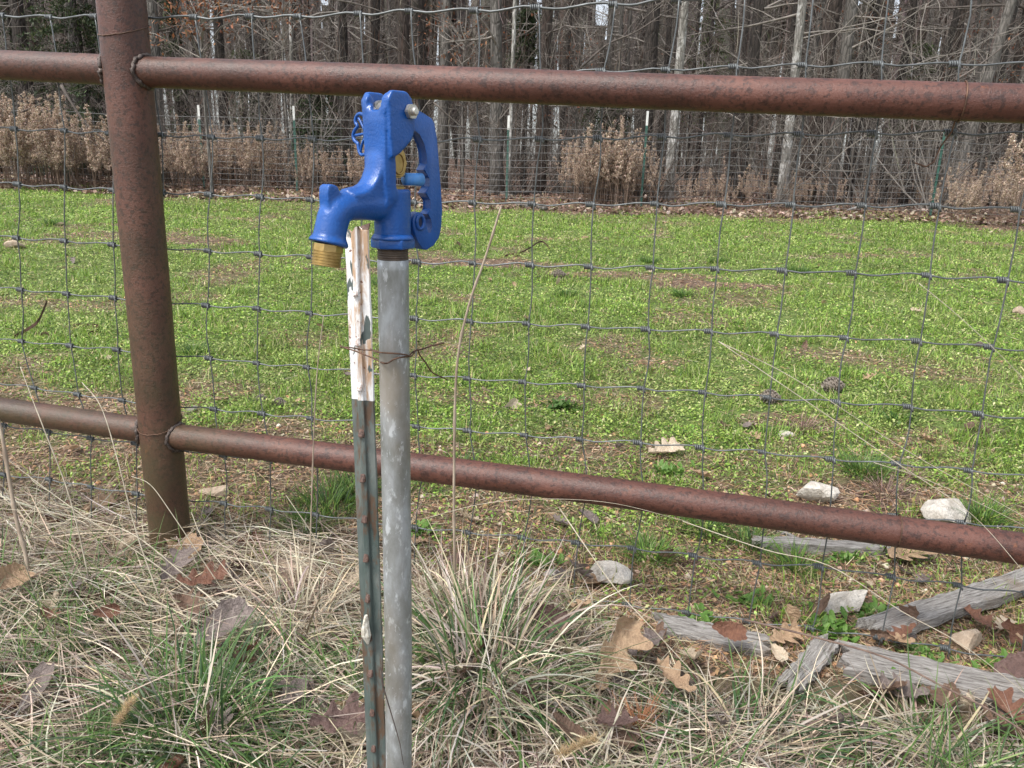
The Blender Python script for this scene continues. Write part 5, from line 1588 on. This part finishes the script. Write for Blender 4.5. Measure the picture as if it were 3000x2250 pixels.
cedar(2060, -40, 21, 220, 'loose green pine crown in the right middle of the woodland', 5000, [(0.06, 0.09, 0.03), (0.10, 0.13, 0.045)], 1.8)
cedar(2680, 120, 21, 170, 'light green pine between the trunks at right', 4000, [(0.09, 0.13, 0.045), (0.06, 0.09, 0.03)], 1.6)
cedar(1780, 250, 17, 220, 'low evergreen bush in the shade behind the dry weeds', 4500)
cedar(720, 150, 20, 190, 'green pine deep behind the straight dark trunk', 4500, [(0.06, 0.085, 0.03), (0.09, 0.12, 0.045)], .8)

# saplings that kept their brown leaves
brown_m = mat_attr('clinging_leaves', .7, .3, .2)
def leafy(px, py0, py1, d, wpx, n, label, cols):
    b0 = at_y(px, py1, d); b1 = at_y(px, py0, d); g0 = gz(b0[0], d); w = wpx / FPX * d * .5
    root = thing('leafy_sapling', label, 'tree', (b0[0], d, g0))
    link('trunk', trunk_mesh(.03, b1[2] - g0 + .5, bark_grey, n=7), root, world_geo=False)
    nc = 26
    cz = rng.uniform(b0[2] - g0, b1[2] - g0, nc); cx = rng.normal(0, w * .5, nc); cy = rng.normal(0, w * .5, nc)
    i = rng.integers(0, nc, n)
    P = np.stack([cx[i], cy[i], cz[i]], -1) + rng.normal(0, .13, (n, 3))
    link('clinging_leaves', np_mesh('clinging_leaves', *rhombs(P, rng.uniform(.05, .10, n), .5, pal(n, cols, .2), 1.4), brown_m), root, world_geo=False)
    mb = MB()
    for k in range(nc):
        mb.tube([(0, 0, max(.3, cz[k] - .5)), (cx[k] * .6, cy[k] * .6, cz[k] - .1), (cx[k], cy[k], cz[k])], [.010, .006, .003], 3, cap=False)
    tag(mb.build('limbs', twig_pale, root, world_geo=False), kind='stuff')
RC = [(0.24, 0.10, 0.055), (0.32, 0.16, 0.09), (0.17, 0.07, 0.045)]
leafy(590, -80, 130, 13.2, 330, 700, 'sapling holding rust brown leaves right of the rusty post top', RC)
leafy(830, -60, 100, 15, 260, 350, 'sapling with a few brown leaves above the top rail', RC)
leafy(1360, 20, 200, 16, 240, 260, 'sapling with scattered brown leaves right of the hydrant', RC)
leafy(2470, -20, 140, 17, 260, 220, 'sapling with sparse brown leaves near the thickest pine', RC)
leafy(1690, 120, 360, 17, 280, 240, 'sapling with reddish leaves low in the middle of the wood', RC)
leafy(2900, 50, 330, 16.5, 260, 220, 'sapling with scattered leaves at the right of the wood', RC)

# long bare limbs reaching into view
def limb(label, pxs, d0, d1, r0, mat=twig_m):
    r0 = r0 * .75
    n_ = len(pxs)
    P = catmull([at_y(a, b, d0 + (d1 - d0) * i / (n_ - 1)) for i, (a, b) in enumerate(pxs)], 4)
    k = len(P); mb = MB()
    mb.tube(P, [r0 * (1 - .8 * i / (k - 1)) for i in range(k)], 6)
    for q in range(4, k - 1, 3):
        d = np.array(P[q + 1]) - np.array(P[q]); d = d / np.linalg.norm(d) + rng.normal(0, .5, 3)
        branch(mb, P[q], d / np.linalg.norm(d), rng.uniform(.5, 1.1), r0 * .3, 2, 4, .0, 3, .5, (2, 4))
    tag(mb.build('bare_limb', mat), label, 'branch')
limb('long fallen bare limb rising to the right edge above the top rail', [(2800, 235), (2870, 190), (2960, 120), (3080, 30)], 13.4, 13.6, .03)
limb('thin forked limb curving behind the lower right mesh squares', [(2560, 470), (2590, 400), (2640, 352), (2720, 300)], 13.4, 13.5, .014)
limb('bare limb rising to the right behind the tall dry weed', [(2790, 530), (2860, 470), (2940, 420), (3060, 340)], 13.5, 13.6, .02)
limb('crooked limb arching high right of the centre', [(1700, 200), (1780, 130), (1860, 95), (1960, 30), (2050, -20)], 14.2, 14.5, .03)
limb('pale broken limb in the brush left of the rusty post', [(180, 250), (215, 310), (260, 370), (330, 430)], 13.6, 13.4, .04)
limb('slender limb sagging behind the hydrant handle', [(1270, 300), (1360, 380), (1430, 440), (1485, 515)], 14.0, 14.0, .02)
limb('slim limb crossing above the far left dry weeds', [(60, 330), (130, 300), (190, 275), (300, 240)], 13.4, 13.4, .016)

# fallen logs at the edge
def log(pa, pb_, r, label):
    a = gp(*pa); b = gp(*pb_); a[2] = gz(a[0], a[1]) + r; b[2] = gz(b[0], b[1]) + r
    mb = MB(); mb.tube([a + (b - a) * s + rng.normal(0, .01, 3) for s in np.linspace(0, 1, 9)], [r * (1 - .3 * s) for s in np.linspace(0, 1, 9)], 9, taper_noise=.15)
    tag(mb.build('fallen_log', bark_grey), label, 'log')
log((1430, 574), (1720, 566), .05, 'grey fallen log at the foot of the woods right of the hydrant')
log((1420, 566), (1500, 580), .04, 'short pale broken log end by the far post')
log((2190, 548), (2420, 560), .06, 'mossy fallen log beneath the white patched trunks')
log((1500, 604), (1600, 618), .04, 'short dark log lying on the edge of the green field')
log((2420, 556), (2850, 566), .045, 'long low log under the right hand trees')

# far wood reading as one mass
n = 650
d = rng.uniform(36, 85, n); x_ = rng.uniform(-.9, .9, n) * d
w = rng.uniform(.04, .14, n); g0 = ground(x_, d); Ht = rng.uniform(8.5, 16, n)
V = np.zeros((n, 6, 3)); 
for k, (ox, oy) in enumerate(((-1, 0), (0, -1), (1, 0))):
    V[:, k] = np.stack([x_ + ox * w * .5, d + oy * w * .5, g0 - .3], -1)
    V[:, 3 + k] = np.stack([x_ + ox * w * .3 + rng.normal(0, .5, n), d + oy * w * .3, g0 + Ht], -1)
b = np.arange(n)[:, None] * 6
Qf = np.concatenate([b + np.array([[0, 1, 4, 3]]), b + np.array([[1, 2, 5, 4]]), b + np.array([[2, 0, 3, 5]])])
cc = np.repeat(pal(n, [(0.10, 0.085, 0.075), (0.16, 0.14, 0.125), (0.07, 0.06, 0.052)], .2), 6, axis=0)
wood_attr = mat_attr('far_bark', .9, 0)
trk = (V.reshape(-1, 3), Qf, cc)
n = 80000
d = 24 + 55 * rng.random(n) ** .9; x_ = rng.uniform(-.9, .9, n) * d
hh = 9.5 * rng.random(n) ** 1.6
hh[:15000] = rng.uniform(3, 8.5, 15000); hh[15000:36000] = rng.uniform(2.5, 8.5, 21000); d[15000:36000] = rng.uniform(26, 55, 21000); x_ = rng.uniform(-.9, .9, n) * d
P = np.stack([x_, d, ground(x_, d) + hh], -1)
tw = strands(P, rng.uniform(0, 6.28, n), rng.uniform(-.4, 1.4, n), rng.uniform(.5, 1.8, n), rng.uniform(.006, .018, n) * (d / 35), rng.normal(0, .8, n), pal(n, [(0.10, 0.082, 0.073), (0.17, 0.145, 0.13), (0.13, 0.08, 0.062), (0.05, 0.04, 0.035), (0.06, 0.075, 0.035)], .2), None, 3)
tag(link('far_woodland', np_mesh('far_woodland', *join([trk, tw]), wood_attr)), 'dense brown winter woodland fading back behind the nearer trunks', 'woodland', kind='stuff')
n = 34000
d = 14.3 + 14 * rng.random(n) ** 1.1; x_ = rng.uniform(-.85, .85, n) * d
hh = 7.0 * rng.random(n) ** 1.35
P = np.stack([x_, d, ground(x_, d) + hh], -1)
tw = strands(P, rng.uniform(0, 6.28, n), rng.uniform(-.5, 1.4, n), rng.uniform(.3, 1.3, n), rng.uniform(.003, .0075, n), rng.normal(0, 1.1, n), pal(n, [(0.10, 0.08, 0.07), (0.24, 0.21, 0.18), (0.15, 0.085, 0.06), (0.05, 0.04, 0.035)], .2), None, 4)
tag(link('brush_tangle', np_mesh('brush_tangle', *tw, wood_attr)), 'tangle of thin bare brush filling the gaps between the trunks', 'brush', kind='stuff')

# ------------------------------------------------------------------ dry goldenrod weeds
weed_m = mat_attr('dry_goldenrod', .85, .25, .15)
def goldenrod(seed, ns=4):
    global rng
    keep_ = rng; rng = np.random.default_rng(seed)
    mb = MB(); Ps = []; Sz = []
    for k in range(ns):
        h_ = rng.uniform(.75, 1.35); lx, ly = rng.normal(0, .12, 2); bx, by = rng.normal(0, .20, 2)
        f = lambda s: np.array([bx + lx * s * s * h_, by + ly * s * s * h_, s * h_])
        mb.tube([f(s) for s in np.linspace(0, 1, 6)], [.005 * (1 - .7 * s) for s in np.linspace(0, 1, 6)], 3, cap=False, col=(0.20, 0.145, 0.11))
        for j in range(30):
            s = rng.uniform(.42, 1); L_ = .115 * (1.05 - s) ** .8 * rng.uniform(.5, 1.2); a = rng.uniform(0, 6.28)
            p0 = f(s); e = p0 + np.array([math.cos(a) * L_, math.sin(a) * L_, L_ * rng.uniform(.5, 1.2)])
            mb.tube([p0, e], [.002, .001], 3, cap=False, col=(0.24, 0.175, 0.13))
            for q in range(26):
                Ps.append(p0 + (e - p0) * rng.uniform(.25, 1.05) + rng.normal(0, .011, 3)); Sz.append(rng.uniform(.010, .026))
    P = np.array(Ps); n = len(P)
    V, Q_, cc = rhombs(P, np.array(Sz), .7, pal(n, [(0.52, 0.41, 0.325), (0.66, 0.54, 0.44), (0.36, 0.27, 0.21)], .15), 1.5)
    mb.c = list(mb.c)
    b = len(mb.v)
    mb.v += [tuple(v) for v in V]; mb.f += [tuple(int(i) + b for i in q) for q in Q_]; mb.c += [tuple(c) for c in cc]
    me = mb.mesh('goldenrod', weed_m, False); rng = keep_
    return me
gold = [goldenrod(500 + i, 4 + i % 3) for i in range(8)]
def weed(px, py, s, label, group, k):
    c = gp(px, py)
    o = link('dry_weed', gold[k % 8], None, c); o.scale = (s, s, s); o.rotation_euler = (0, 0, rng.uniform(0, 6.28))
    tag(o, label, 'dry weed', group)
for k in range(140):
    px = rng.uniform(-80, 900); fall = np.interp(px, [-80, 250, 500, 800, 900], [1.28, 1.05, .90, .85, .6])
    py = rng.uniform(536, 568) - 6
    weed(px, py, fall * rng.uniform(.75, 1.12), 'feathery dry brown weed in the thicket left of the hydrant', 'dry weeds of the left thicket', k)
for k in range(20):
    weed(rng.uniform(900, 1100), rng.uniform(545, 570), rng.uniform(.5, .8), 'feathery dry brown weed partly hidden behind the hydrant', 'dry weeds behind the hydrant', k)
for k in range(48):
    px = rng.uniform(1670, 1930); weed(px, rng.uniform(582, 606), rng.uniform(.6, 1.12) * (1.1 - abs(px - 1790) / 420), 'feathery dry brown weed in the clump right of centre', 'dry weeds of the clump right of centre', k)
for k in range(52):
    px = rng.uniform(1940, 2720); weed(px, rng.uniform(582, 616), rng.uniform(.28, .56), 'short dry brown weed along the far edge of the field', 'short dry weeds along the field edge', k)
for k in range(34):
    px = rng.uniform(2720, 3080); weed(px, rng.uniform(600, 668), rng.uniform(.40, .85), 'feathery dry brown weed in the right hand clump', 'dry weeds of the right hand clump', k)
weed(2925, 665, 1.32, 'tallest dry weed standing above the right hand clump', None, 2)
weed(2150, 610, .75, 'lone taller dry weed left of the second white patched trunk', None, 3)
weed(2390, 605, .72, 'lone taller dry weed below the thickest pine', None, 4)
for k in range(14):
    c_ = None
    weed(rng.uniform(1150, 3000), rng.uniform(612, 660), rng.uniform(.12, .28), 'tiny dry weed seedling at the edge of the green field', 'tiny dry weeds at the field edge', k)
print('OBJECTS', len(bpy.data.objects), 'TRIS~', sum(len(m.loops) - 2 * len(m.polygons) for m in bpy.data.meshes))
